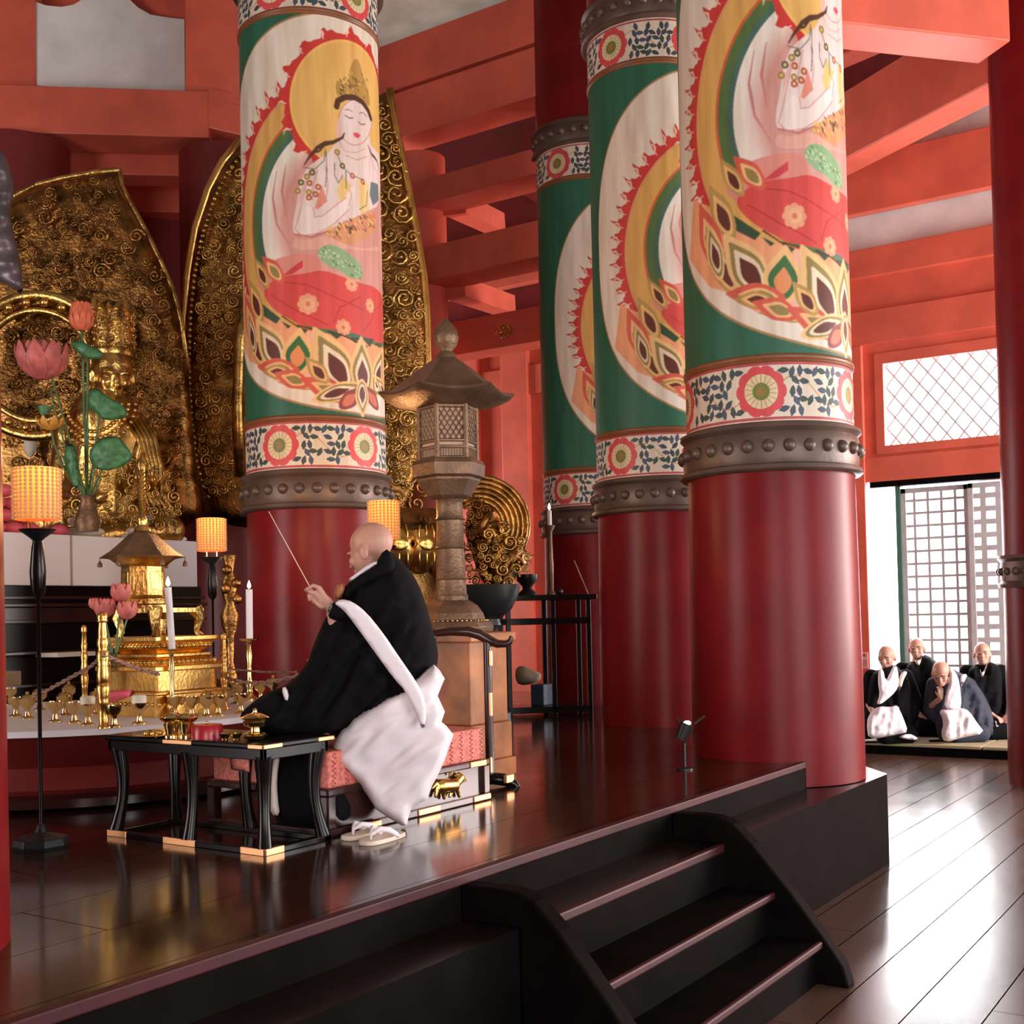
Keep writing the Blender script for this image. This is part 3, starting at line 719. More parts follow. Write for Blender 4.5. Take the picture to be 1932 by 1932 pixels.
# floral band
def flower_band(name_mesh,z0,z1,seed):
    b=Paint(1080,150,z0,z1,(.88,.83,.76));b.k=k;rnd=random.Random(seed);zc=(z0+z1)/2;hh=(z1-z0)/2
    def lv(t,z,an,s_=.030):
        a=math.radians(an);P=[]
        for u,v in ((0,-1),(.5,-.15),(.36,.5),(0,1),(-.36,.5),(-.5,-.15)): P.append((t+(u*math.cos(a)+v*math.sin(a))*s_/k,z+(-u*math.sin(a)+v*math.cos(a))*s_))
        b.poly(P,rnd.choice([(.24,.30,.36),(.28,.33,.42),(.22,.30,.28)]))
    for f in range(6):
        c=-180+72*f
        for q in range(3):
            ph=c+36
        # scrolling stem
        P=[(c+8+56*u,zc+hh*.5*math.sin(u*PI*2)) for u in [i/20 for i in range(21)]];b.line(P,.010,(.82,.66,.50))
        # sprigs of leaves on a jittered grid, kept clear of the flowers
        for gy in range(5):
            for gx in range(11):
                u=(gx+.5*(gy%2)+rnd.uniform(-.15,.15))/10;t=c+9+54*u;z=zc-hh*.80+hh*1.6*(gy+.5+rnd.uniform(-.12,.12))/5
                if math.hypot(min(abs(t-c),abs(c+72-t))*k,z-zc)<.165 or rnd.random()<.16: continue
                fl=math.degrees(math.atan2(math.cos(u*PI*2)*2.2,1));lv(t,z,90-fl+(48 if (gx+gy)%2 else -48)+rnd.uniform(-12,12),.037)
    for f in range(7):
        c=-180+72*f
        n=10;P=[]
        for i in range(n*8):
            a=2*PI*i/(n*8);r=.142*(1+.10*abs(math.sin(a*n/2))**.6-.05);P.append((c+math.sin(a)*r/k,zc+math.cos(a)*r))
        b.poly(P,(.84,.30,.32));b.ring(c,zc,0,.098,(.90,.82,.66))
        for i in range(18):
            a=i*PI/9;b.line([(c+math.sin(a)*.05/k,zc+math.cos(a)*.05),(c+math.sin(a)*.095/k,zc+math.cos(a)*.095)],.006,(.72,.66,.5))
        b.ring(c,zc,0,.050,(.45,.50,.25));b.ring(c,zc,0,.028,(.60,.48,.22))
    # the seam copies
    for zz,wd,cc in ((z0+.016,.014,(.72,.30,.32)),(z1-.016,.014,(.72,.30,.32))): b.line([(-181,zz),(181,zz)],wd,cc)
    return b
bandlo=flower_band('b',2.655,2.995,3);bandhi=flower_band('b',5.905,6.235,4)
def prof_ring(name,R,z0,z1,prof,m,parent,n=96):
    mb=MB();mb.lathe([(R+a,z0+(z1-z0)*b) for a,b in prof],(0,0,0),n);return mb.build(name,m,parent,smooth=50)
def R_(z): return RR
def make_pillar(label):
    t=thing('painted_pillar',(0,0,0),label,'pillar','painted pillars with roundels and studded bronze collars')
    s=MB();s.lathe([(.525,ZL),(.524,1.2),(RR,2.4)],n=96);s.build('lower_shaft','crimson',t,smooth=60)
    o=prof_ring('collar',RR,2.375,2.655,[(0,0),(.035,.0),(.05,.05),(.045,.13),(.02,.17),(.028,.25),(.032,.5),(.028,.74),(.02,.80),(.03,.83),(.045,.88),(.04,.95),(.015,.98),(.01,1.),(0,1)],'collar_bronze',t)
    spread('stud','collar_bronze',[(math.cos(2*PI*i/28)*(RR+.028),math.sin(2*PI*i/28)*(RR+.028),2.515) for i in range(28)],.038,o,n=12)
    bandlo.mesh('floral_band',lambda z:RR+.002,t,PM)
    for z0,z1 in ((2.985,3.035),(5.875,5.925)): prof_ring('painted_moulding',RR,z0,z1,[(0,0),(.006,.05),(.012,.3),(.008,.45),(.014,.6),(.012,.85),(.004,1),(0,1)],'moulding_paint',t)
    art.mesh('painted_roundel',lambda z:RR,t,PM)
    bandhi.mesh('upper_floral_band',lambda z:RR+.002,t,PM)
    c2=prof_ring('upper_collar',RR,6.235,6.50,[(0,0),(.035,.0),(.05,.05),(.045,.13),(.02,.17),(.028,.25),(.032,.5),(.028,.74),(.02,.80),(.03,.83),(.045,.88),(.04,.95),(.015,.98),(.01,1.),(0,1)],'collar_bronze',t)
    spread('stud','collar_bronze',[(math.cos(2*PI*i/28)*(RR+.028),math.sin(2*PI*i/28)*(RR+.028),6.37) for i in range(28)],.038,c2,n=12)
    s=MB();s.lathe([(RR-.002,6.45),(RR-.01,9.2)],n=64);s.build('upper_shaft','crimson',t,smooth=60)
    return t
mat('moulding_paint',lin((.50,.30,.18)),.4,noise=.1)
pil=make_pillar('painted pillar behind the seated celebrant, with the whole crowned figure of its roundel in view')
ROT={}
def face(c,off,o):
    o.location=(c[0],c[1],0);o.rotation_euler=(0,0,math.atan2(-c[1],-c[0])+math.radians(off))
face(LC,0,pil)
def band_rot(o,deg):
    for ch in o.children:
        if ch.name.split('.')[0] in('floral_band','upper_floral_band'): ch.rotation_euler=(0,0,math.radians(deg))
# flower of the band: base flowers at multiples of 72 from -180 (i.e. -36 ...)
band_rot(pil,6)
p2=dup(pil,(0,0,0),'nearest painted pillar, at the head of the wooden stairs, painted figure cut at the neck');FC=(7.1,2.78)
face(FC,25,p2);band_rot(p2,6.5);p2.scale=(1,1,1)
for ch in p2.children:
    if ch.name.split('.')[0]!='lower_shaft':
        ch.location=(0,0,-(1.6)*.045);ch.scale=(1,1,1.045)
s=[c for c in p2.children if c.name.startswith('lower_shaft')][0];s.scale=(1,1,1.01)
p3=dup(pil,(0,0,0),'painted pillar half hidden behind the nearest one, roundel showing flames and bare cream edge');face((8.72,4.36),47,p3);band_rot(p3,-47)
p4=dup(pil,(0,0,0),'farthest painted pillar, mostly green with a sliver of cream roundel, behind the candle stand');face((10.53,6.02),64,p4);band_rot(p4,-62+0)
# near left pillar edge and plain red pillars of the outer ring
def plain(c,label,collar=None,m='crimson',R=.51,z0=0,z1=9.2):
    t=thing('red_pillar',(c[0],c[1],z0),label,'pillar')
    s=MB();s.lathe([(R+.012,z0),(R,z0+2),(R-.01,z1)],(c[0],c[1],0),72);s.build('shaft',m,t,smooth=60)
    if collar:
        mb=MB();a,b=collar;mb.lathe([(R+x,a+(b-a)*y) for x,y in ((0,0),(.04,0),(.05,.1),(.02,.2),(.03,.5),(.02,.8),(.05,.9),(.04,1),(0,1))],(c[0],c[1],0),72);o=mb.build('collar','collar_bronze',t,smooth=50)
        spread('stud','collar_bronze',[(c[0]+math.cos(2*PI*i/28)*(R+.03),c[1]+math.sin(2*PI*i/28)*(R+.03),(a+b)/2) for i in range(28)],.036,o,n=8)
    return t
def zat(py,px,D): return at(px,py,D=D).z
plain((11.45,1.77),'dark red pillar at the right edge of the picture with a bronze collar',(zat(1108,1900,10.2),zat(1045,1900,10.2)),'dark_red_gloss' if 'dark_red_gloss' in M else 'crimson')
plain((10.5,8.16),'orange red pillar seen behind the right side of the big gilt halo',None,'vermilion',R=.30,z1=6.75)
plain((9.0,9.66),'dark red pillar between the two gilt halos',None,'dark_red',z1=6.65)
plain((7.5,11.16),'dark red pillar at the upper left behind the left gilt halo',None,'dark_red',z1=6.65)
e=at(9,1200,D=3.25);g_=Vector((sa,-ca,0));c0=e-g_*.56
plain((c0.x,c0.y),'bright red pillar cut off by the left picture edge',None,'crimson',z0=ZD)
# ---------------- lamps, altar, statues ----------------
def latpx(mb,px,py0,D,prof,n=24,rot=0,sq=1.,base=None):
    B=base or at(px,py0,D=D);return mb.lathe([(max(.0005,hw*D/F),(py0-y)*D/F) for hw,y in prof],B,n,rot,sq)
def point(name,loc,power,color=(1,.55,.22),r=.03):
    l=bpy.data.lights.new(name,'POINT');l.energy=power;l.color=color;l.shadow_soft_size=r
    o=bpy.data.objects.new(name,l);COL.objects.link(o);o.location=loc;return o
def lamp_stand(px,ys,yb,D,label,hw=42,hs=98,power=5,floor=True):
    """ys: px of shade top; yb: px of base"""
    k=D/F;q=hw/42.
    B=at(px,yb,D=D);t=thing('lamp_stand',B,label,'lamp','lamp stands with beaded shades')
    y=ys
    m=MB();latpx(m,px,yb,D,[(.1,yb),(50*q,yb),(52*q,yb-8*q),(48*q,yb-20*q),(30*q,yb-24*q),(12*q,yb-30*q),(7*q,yb-44*q)],8,.3);m.build('base','metal_black',t,bevel=.002)
    m=MB();top=y+hs+38*q;latpx(m,px,yb,D,[(3.5*q,yb-42*q),(4*q,top+110*q),(13*q,top+100*q),(15*q,top+60*q),(11*q,top+15*q),(8*q,top)]);m.build('pole','lacquer',t,smooth=50)
    m=MB();latpx(m,px,yb,D,[(8*q,top+2),(14*q,top-4*q),(30*q,top-16*q),(34*q,top-20*q),(30*q,top-21*q),(1,top-18*q)]);m.build('drip_dish','metal_black',t,smooth=50)
    z=lambda yy:B.z+(yb-yy)*k
    sh=MB();r=hw*k;n=40
    sh.lathe([(r*.95,z(y+hs)-B.z),(r,z(y+hs*.8)-B.z),(r,z(y)-B.z),(r*.97,z(y)-B.z),(r*.97,z(y+hs*.8)-B.z),(r*.92,z(y+hs)-B.z)],B,n)
    o=sh.build('shade','shade_paper',t,smooth=60)
    bd=MB()
    rows=13;cols=26
    for i in range(rows):
        zz=z(y)+(z(y+hs)-z(y))*(i+.5)/rows
        for j in range(cols):
            a=2*PI*j/cols;bd.ball((B.x+math.cos(a)*r*1.01,B.y+math.sin(a)*r*1.01,zz),r*.085,n=5)
    bd.build('beads','shade_bead',o)['kind']='stuff'
    for a in (0,PI/2,PI,1.5*PI): c=MB();c.tube([(B.x+math.cos(a)*r*.5,B.y+math.sin(a)*r*.5,z(top-18*q)),(B.x+math.cos(a)*r*.5,B.y+math.sin(a)*r*.5,z(y+hs))],.003,5);c.build('shade_prong','brass',t)
    f=MB();f.ball((B.x,B.y,z(y+hs*.42)),.022,1,1,1.5);f.build('bulb','bulb',t,smooth=True)
    point('lamp_light',(B.x,B.y,z(y-18*q)),power*2,r=.06);point('bulb_light',(B.x,B.y,z(y+hs*.3)),power*.45*(hw*D/F/.09)**2,(1,.76,.48),r=.03)
    return t
lamp_stand(78,882,1600,4.77,'tall black lamp stand with a beaded glowing shade, nearest one at the left edge',power=5)
lamp_stand(404,978,1300,7.1,'lamp stand with a beaded glowing shade between the white altar boxes and the studded pillar',26,62,6)
lamp_stand(733,945,1440,7.3,'lamp stand with a beaded glowing shade showing just behind the celebrant head',29,72,6)
# round altar with white cloth
RT=at(165,1315,D=6.75);RT=Vector((RT.x,RT.y,1.10))
t=thing('round_altar',(RT.x,RT.y,ZD),'low round dark red altar table with a white cloth top crowded with gilt vessels','table')
m=MB();m.lathe([(1.02,ZD+.03),(1.06,ZD+.1),(1.0,ZD+.2),(1.10,1.02),(1.13,1.07)],(RT.x,RT.y,0),72);m.build('drum','dark_red_lacquer' if 0 else 'dark_red',t,smooth=50)
m=MB();m.lathe([(1.13,1.066),(1.17,1.07),(1.17,1.10),(1.1,1.103),(.01,1.103)],(RT.x,RT.y,0),72);m.build('cloth_top','white_cloth',t,smooth=50)
m=MB();m.lathe([(1.03,ZD),(1.12,ZD+.02),(1.12,ZD+.06),(1.03,ZD+.08)],(RT.x,RT.y,0),72);m.build('foot_moulding','lacquer_brown',t,smooth=50)
def altar_pt(px,py): return at(px,py,z=1.103)
# offering cups
def cup_proto(kind):
    t=thing('offering_cup',(0,0,0),'x','cup','gilt offering cups on the round altar')
    m=MB();m.lathe([(.001,0),(.036,0),(.036,.006),(.018,.014),(.012,.04),(.016,.055),(.038,.075),(.042,.105),(.038,.105),(.034,.08),(.001,.07)],n=20);m.build('bowl','brass',t,smooth=50)
    if kind=='rice':
        m=MB();m.lathe([(.036,.095),(.036,.135),(.03,.142),(.001,.144)],n=16);m.build('rice','mochi',t,smooth=50)
    elif kind=='lid':
        m=MB();m.lathe([(.044,.105),(.03,.122),(.008,.13),(.010,.142),(.001,.146)],n=16);m.build('lid','brass',t,smooth=50)
    return t
cups=dict(rice=cup_proto('rice'),empty=cup_proto('e'),lid=cup_proto('lid'))
used=set()
CL=[('rice',166,1368,'cup of white rice just left of the gilded pole'),('rice',263,1366,'cup of white rice midway between the gilded pole and the leaning candle'),('empty',216,1372,'shining empty cup close against the right of the gilded pole'),
('empty',30,1352,'gilt cup at the far left beside the picture edge pillar'),('lid',52,1356,'lidded gilt cup left of the tall lamp pole'),('empty',104,1362,'gilt cup right beside the tall lamp pole'),('lid',122,1350,'lidded gilt cup behind the first rice cup'),('empty',140,1364,'gilt cup left of the first rice cup'),
('lid',282,1346,'lidded gilt cup right of the second rice cup'),('empty',296,1336,'small gilt cup below the reliquary base'),('lid',345,1340,'lidded gilt cup behind the red lacquer box'),('empty',372,1336,'gilt cup below the right corner of the reliquary base'),
('lid',398,1332,'lidded gilt cup between reliquary and candlestick'),('empty',425,1338,'gilt cup with a dark rim left of the upright candle'),('lid',446,1328,'lidded gilt cup behind the upright candlestick'),('empty',492,1322,'gilt cup right of the upright candlestick'),('lid',515,1316,'rightmost lidded gilt cup before the black sleeve'),
('empty',362,1352,'gilt cup in front of the reliquary, nearest the side table'),('empty',412,1350,'gilt cup above the red lacquer box'),('lid',75,1340,'lidded gilt cup hidden behind the lamp pole'),('empty',330,1352,'gilt cup under the leaning candle'),
('lid',182,1348,'lidded gilt cup just behind the nearest gilded post'),('empty',205,1334,'gilt cup tucked between the red cloth and the nearest gilded post'),('lid',245,1340,'lidded gilt cup behind the second rice cup'),('empty',20,1330,'small gilt cup at far left, back row by the green box'),('lid',130,1330,'lidded gilt cup at the back below the left rope'),('empty',455,1346,'gilt cup at the front edge below the upright candlestick'),('lid',390,1352,'lidded gilt cup directly behind the red lacquer box knob')]
for kd,px,py,lb in CL:
    p=altar_pt(px,py)
    lb=lb[0].upper()+lb[1:] if 0 else lb
    if kd not in used: o=cups[kd];used.add(kd);o.location=p;o['label']=lb
    else: o=dup(cups[kd],p,lb)
# gilded pole with rope (and its neighbours round the altar)
def gpole(px,yb,yt,D,label,sc_=1.):
    B=at(px,yb,D=D);t=thing('altar_post',B,label,'post','gilded posts carrying the twisted altar rope')
    hh=yb-yt;pr=[(0.1,0),(11,0),(11,4),(9,6),(9,48),(11,50),(9,53),(11,62),(13,80),(12,88),(9,92),(11,97),(12,108),(11,120),(10,127),(11,130),(10,133),(12,140),(11,155),(9,158),(9,163),(11,170),(10,182),(8,186),(9,190),(7,215),(10,218),(9,222),(10,225),(9,232),(6,236),(.1,238)]
    m=MB();latpx(m,px,yb,D,[(a*sc_,yb-b*hh/220*.93) for a,b in pr],20,base=B);m.build('shaft','bright_gold',t,smooth=50);return t
gpole(196,1374,1155,5.68,'shining gilded post at the front of the round altar, nearest of them')
gpole(160,1330,1180,6.3,'slim gilded post standing behind the first rice cup',.55)
gpole(424,1325,1195,6.6,'slim gilded post under the middle lamp shade',.6)
def rope(pts,label,r=.008):
    # two twisted strands
    P=[];pts=[Vector(p) for p in pts]
    n=len(pts)
    for i in range(n-1):
        for k_ in range(14): P.append(pts[i].lerp(pts[i+1],k_/14))
    P.append(pts[-1])
    m=MB()
    for s_ in range(2):
        Q=[]
        for i,p in enumerate(P):
            a=i*.8+PI*s_;Q.append(p+(U2*math.cos(a)+FW*math.sin(a))*r*.8)
        m.tube(Q,r*.75,5)
    return tag(m.build('altar_rope','rope',smooth=True),label,'rope','twisted ropes strung between altar posts')
P0=at(196,1236,D=5.66)
rope([P0,at(235,1252,D=5.8),at(270,1264,D=5.95),at(300,1272,D=6.1)],'twisted rope running right from the front gilded post across the reliquary base')
rope([P0,at(170,1258,D=5.75),at(130,1280,D=5.9),at(90,1302,D=6.1),at(60,1316,D=6.2)],'twisted rope sagging left from the front gilded post towards the lamp pole')
rope([at(424,1278,D=6.6),at(460,1288,D=6.4),at(510,1288,D=6.2),at(575,1272,D=6.0)],'lower twisted rope passing behind the upright candlestick')
rope([at(426,1262,D=6.6),at(500,1268,D=6.8),at(560,1268,D=6.7)],'thinner upper rope against the red pillar',.005)
# candles
def candle(px,yb,ydish,ytop,D,label,lean=0,hw=6,dish=22):
    B=altar_pt(px,yb);D=B.dot(FW);t=thing('candlestick',B,label,'candlestick')
    m=MB();latpx(m,px,yb,D,[(.1,yb),(16,yb),(16,yb-4),(8,yb-10),(5,yb-22),(8,yb-30),(4,yb-40),(4,ydish+50),(6,ydish+30),(4,ydish+10),(6,ydish+6),(3,ydish+2)],16,base=B);m.build('stem','brass',t,smooth=50)
    m=MB();latpx(m,px,yb,D,[(3,ydish+4),(dish*.8,ydish+1),(dish,ydish-3),(dish*.9,ydish-3),(2,ydish)],20,base=B);m.build('drip_pan','brass',t,smooth=50)
    c=thing('candle',at(px,ydish-2,D=D),label.replace('brass candlestick','white candle').replace('carrying a candle','burning, on its brass stick'),'candle')
    a=at(px,ydish-2,D=D);b=at(px+lean,ytop,D=D)
    m=MB();m.tube([a,b],hw*D/F,14);m.build('wax','wax',c,smooth=50)
    m=MB();m.tube([b,b+Vector((0,0,.012))],.0015,5);m.build('wick','metal_black',c)
    fl=MB();L=.036;fl.lathe([(.001,0),(.009,.008),(.012,.018),(.008,.034),(.001,.052)],b+Vector((0,0,.004)),12);fl.build('flame','flame',c,smooth=True)
    point('candle_light',b+Vector((0,0,.07)),.4,(1,.6,.28),.04)
    return t
candle(325,1352,1228,1108,5.75,'thin brass candlestick carrying a candle that leans left before the reliquary',-8,6.5,14)
candle(471,1322,1208,1112,5.75,'brass candlestick carrying a candle upright beside the celebrant sleeve',-1,6.5,22)
# reliquary
D=6.55
B=at(300,1330,D=D);B.z=1.103
t=thing('reliquary',B,'gilded pagoda shaped reliquary with a dark tent roof on a stepped gold base','reliquary')
rot=math.radians(2)
def tier(m,y0,y1,h0,h1,px=268,n=4,r0=PI/4,Dq=D):
    m.lathe([(h0*Dq/F,at(px,y0,D=Dq).z-B.z),(h1*Dq/F,at(px,y1,D=Dq).z-B.z)],Vector((at(px,1200,D=Dq).x,at(px,1200,D=Dq).y,B.z)),n,r0)
cx=at(305,1250,D=D);cxv=Vector((cx.x,cx.y,0))
def sq(m,y0,y1,w0,w1):
    z0,z1=at(305,y0,D=D).z,at(305,y1,D=D).z
    m.lathe([(w0*D/F*1.2,z0),(w1*D/F*1.2,z1)],cxv,4,PI/4)
m=MB();sq(m,1345,1305,98,98);sq(m,1305,1300,104,104);m.build('plinth','bright_gold',t,bevel=.004)
m=MB();sq(m,1300,1262,84,84);b2=m.build('panel_box','bright_gold',t,bevel=.004)
m=MB();sq(m,1262,1254,100,100);sq(m,1254,1238,94,70);sq(m,1238,1232,76,76);m.build('base_cornice','bright_gold',t,bevel=.003)
m=MB();sq(m,1232,1205,62,88);sq(m,1208,1200,88,88);m.build('upper_cornice','bright_gold',t,bevel=.003)
# carved rosettes on plinth
m=MB()
for fy,w_ in ((1322,95),(1283,60),(1247,84),(1218,76)):
    z=at(305,fy,D=D).z
    for s_ in range(4):
        a=PI/4+s_*PI/2
        e1=Vector((math.cos(a),math.sin(a),0));e2=Vector((-math.sin(a),math.cos(a),0))
        c1=e1*w_*D/F*1.2;c2=e2*w_*D/F*1.2
        for i in range(13):
            p=cxv+c1.lerp(c2,(i+.5)/13)+Vector((0,0,z));m.ball(p,.018 if fy!=1283 else .022,1,1,.8,n=6)
m.build('carved_leaves','old_gold',t,smooth=True)
# legged stand
m=MB();bx=at(300,1170,D=D)
for a in range(4):
    an=PI/4+a*PI/2;p=Vector((bx.x+math.cos(an)*.19,bx.y+math.sin(an)*.19,0));zt,zb=at(300,1150,D=D).z,at(300,1202,D=D).z
    q=Vector((math.cos(an),math.sin(an),0))
    m.tube([p+Vector((0,0,zt)),p+q*.03+Vector((0,0,zt-.05)),p+q*.01+Vector((0,0,zb+.03)),p+q*.03+Vector((0,0,zb))],[.045,.03,.018,.022],8)
m.lathe([(.24,at(300,1156,D=D).z),(.24,at(300,1148,D=D).z)],Vector((bx.x,bx.y,0)),4,PI/4)
m.build('stand_legs','old_gold',t,smooth=40)
ax=at(270,1100,D=D);axv=Vector((ax.x,ax.y,0))
def lz(m,pr,n=6,r0=.3):
    m.lathe([(hw*D/F,at(270,y,D=D).z) for hw,y in pr],axv,n,r0)
m=MB();lz(m,[(52,1150),(52,1142),(46,1140),(44,1130),(47,1128),(42,1124),(40,1070),(44,1066)],8,.3);m.build('body','old_gold',t,bevel=.002)
m=MB()
for a in range(8):
    an=.3+PI/8+a*PI/4;p=axv+Vector((math.cos(an)*40*.93*D/F,math.sin(an)*40*.93*D/F,at(270,1097,D=D).z));m.cbox(p,.01,.055,.10,an)
m.build('door_panels','old_gold',t,bevel=.003)
m=MB();lz(m,[(44,1068),(50,1062),(60,1055),(74,1052)],24);m.build('eave_bowl','old_gold',t,smooth=50)
m=MB();lz(m,[(78,1053),(76,1050),(60,1040),(42,1024),(26,1008),(14,1002)],6);m.build('roof','bronze',t,bevel=.003)
m=MB();lz(m,[(16,1002),(14,996),(8,990),(9,980),(6,972)]+[(7 if i%2 else 4.5,970-i*4) for i in range(22)]+[(8,880),(6,868),(1,855)],16);m.build('spire','old_gold',t,smooth=30)
for i in range(6):
    an=.3+i*PI/3;p=axv+Vector((math.cos(an)*77*D/F,math.sin(an)*77*D/F,at(270,1052,D=D).z))
    m=MB();m.lathe([(.001,0),(.003,-.018),(.012,-.03),(.014,-.05),(.001,-.052)],p,8);bl=m.build('bell','bronze',t,smooth=50)
    top=axv+Vector((0,0,at(270,985,D=D).z));m=MB()
    P=[p.lerp(top,u)-Vector((0,0,.05*math.sin(u*PI))) for u in [k_/18 for k_ in range(19)]]
    for q in P: m.ball(q,.004,n=5)
    m.tube(P,.0012,4);m.build('chain','bronze',bl)
# pink lotus spray before the reliquary
t=thing('lotus_spray',altar_pt(218,1330),'bunch of dusky pink lotus blossoms standing left of the reliquary','flowers')
def lotus(m,c,r,n=8,open_=.35,rings=2,up=Vector((0,0,1))):
    for q in range(rings):
        for i in range(n):
            a=2*PI*i/n+q*PI/n;d=Vector((math.cos(a),math.sin(a),0));o_=open_*(1+q*.7)
            P=[c+d*r*.05,c+d*r*(.35+o_*.5)+up*r*.25,c+d*r*(.42+o_)+up*r*.8,c+d*r*(.25+o_*1.25)+up*r*1.35]
            s_=up.cross(d);W=[.12,.42,.40,.03];vs=[]
            for p,w_ in zip(P,W):
                vs+=[p-s_*w_*r,p+d*r*.10,p+s_*w_*r]
            fs=[]
            for j in range(3):
                for k_ in range(2): fs.append((j*3+k_,j*3+k_+1,j*3+k_+4,j*3+k_+3))
            m.add(vs,fs)
def thick(o,th=.004,sub=1):
    s_=o.modifiers.new('t','SOLIDIFY');s_.thickness=th
    if sub:
        q=o.modifiers.new('s','SUBSURF');q.levels=sub;q.render_levels=sub
for (x,y,r) in ((198,1165,.075),(228,1135,.07),(240,1168,.07),(180,1150,.045)):
    m=MB();c=at(x,y,D=6.1);lotus(m,c,r,7,.16);o=m.build('blossom','pink_flower',t,smooth=True);thick(o)
    m=MB();m.tube([c,at(215+(x-215)*.2,1230,D=6.1),altar_pt(218,1330)],.005,6);m.build('stem','stem',o)
# red folded cloth
tag(inflate('red_cloth',[(184,1318),(200,1304),(245,1300),(258,1306),(240,1318),(205,1326),(190,1330)],5.95,.03,'pink_cake'),'small crumpled red cloth behind the gilded post','cloth')
# ---- rear altar with white boxes
YB=at(5,1060,D=8.3).y
a0=at(5,1107,Y=YB);a1=at(134,1107,Y=YB);b0=at(138,1107,Y=YB);b1=at(373,1108,Y=YB)
zt=at(5,1003,Y=YB).z;zb=at(5,1104,Y=YB).z
for u,v,lb in ((a0,a1,'white cloth covered altar box at the far left behind the lamp shade'),(b0,b1,'long white cloth covered altar box behind the reliquary roof')):
    m=MB();m.box(u.x,v.x,YB,YB+.5,zb,zt);tag(m.build('altar_box','white_paper',bevel=.008),lb,'box')
t=thing('rear_altar',((a0.x+b1.x)/2,YB+.3,ZD),'dark stepped altar carrying the white boxes, with dull gilt mouldings','altar')
x0,x1=a0.x-.8,b1.x+.05
m=MB();m.box(x0,x1,YB+.02,YB+1.0,ZD,zb-.002);m.build('cabinet','lacquer',t)
m=MB()
for i,(yy,d_) in enumerate(((1128,.03),(1142,.06),(1172,.05),(1230,.1),(1290,.06))):
    z=at(100,yy,Y=YB).z;m.box(x0,x1,YB-d_,YB+.02,z-.012,z+.012)
m.build('mouldings','lacquer_brown',t,bevel=.004)
m=MB();z=at(100,1160,Y=YB).z;m.box(x0,x1,YB-.02,YB+.02,z-.05,z+.05);m.build('frieze','lacquer_brown',t)
m=MB();p=at(100,1232,Y=YB-.25);q=at(172,1236,Y=YB-.25);m.box(p.x,q.x,YB-.3,YB-.05,p.z-.03,p.z);m.build('shelf','cream_cloth',t)
m=MB();p=at(12,1280,D=6.6);q=at(50,1305,D=6.6);m.cbox(p,.12,.1,.08);tag(m.build('green_box','cloth_bag',bevel=.005),'dull green box on the round altar beside the left picture edge','box')
# offerings
t=thing('mochi_stack',at(160,1005,Y=YB+.14),'two flattened white rice cakes stacked on the altar box','rice cake')
zz=zt
for r,h in ((.145,.085),(.125,.085)):
    c=at(160,1000,Y=YB+.15);m=MB();m.ball((c.x,c.y,zz+h/2),1,r,r,h/2,n=24);m.build('rice_cake','mochi',t,smooth=True);zz+=h*.93
c=at(10,990,Y=YB+.2)
mm=None
lbl=[]
def cakes(rows,c,r,name,m_,cat,labels,group,fx=.95,fz=.8,flat=.62):
    k_=0;proto=None
    for i,nr in enumerate(rows):
        for j in range(nr):
            p=Vector((c.x+(j-(nr-1)/2)*r*2*fx,c.y,zt+r*flat+i*r*2*flat*fz))
            if proto is None:
                mb=MB();mb.ball((0,0,0),1,r,r,r*flat,n=16);proto=mb.build(name,m_,smooth=True);o=proto
            else: o=proto.copy();COL.objects.link(o)
            o.location=p;tag(o,labels(i,j,nr),cat,group)
rn=['bottom','second','third','fourth','top']
cakes([4,3,2,1],at(8,1000,Y=YB+.18),.075,'pink_cake','pink_cake','cake',lambda i,j,n:'pink round cake, %s row, %s from the left, in the pile at left edge'%(rn[i],['first','second','third','fourth'][j]),'pink cakes piled on the white altar box',.9,.95)
cakes([1],at(112,1000,Y=YB+.12),.07,'pink_cake','pink_cake','cake',lambda i,j,n:'single pink round cake showing right under the near lamp shade','pink cakes piled on the white altar box')
cakes([6,5,3,2],at(292,1010,Y=YB+.2),.055,'paper_roll','white_paper','offering',lambda i,j,n:'white wrapped roll, %s row, %s from the left, behind the reliquary roof'%(rn[i],['first','second','third','fourth','fifth','sixth'][j]),'white wrapped rolls heaped on the altar box',.95,.95,.5)
# flower arrangement
Df=8.75
t=thing('flower_arrangement',at(165,985,D=Df),'tall gilt lotus arrangement with red blossoms and green leaves before the golden face','flowers')
m=MB();latpx(m,165,1003,Df,[(.1,1003),(20,1003),(24,985),(18,965),(12,945),(18,935),(10,934)]);m.build('vase','bronze',t,smooth=50)
base=at(165,945,D=Df)
def stem(x,y,bend=0,r=.008): 
    e=at(x,y,D=Df-.1);mid=(base+e)/2+R2*bend;m=MB();m.tube([base,base.lerp(mid,.6),mid,mid.lerp(e,.6)+R2*bend*.2,e],r,6);return m.build('stem','stem',t,smooth=True)
s1=stem(154,620,.0,.011);m=MB();c=at(154,618,D=Df-.1);lotus(m,c-U2*.03,.165,6,.03,2);o=m.build('bud','orange_flower',s1,smooth=True);thick(o)
s2=stem(95,735,-.03);m=MB();c=at(80,712,D=Df-.15);lotus(m,c-U2*.02,.20,9,.16,4);o=m.build('open_blossom','pink_flower',s2,smooth=True);thick(o)
s3=stem(96,810,-.05);m=MB();c=at(94,812,D=Df-.2);lotus(m,c,.075,7,.75,1);o=m.build('yellow_blossom','yellow_flower',s3,smooth=True);thick(o)
m=MB();c=at(84,775,D=Df-.2);m.lathe([(.001,-.03),(.03,-.03),(.05,.03),(.001,.035)],c,12);m.build('seed_pod','leaf',s3,smooth=50)
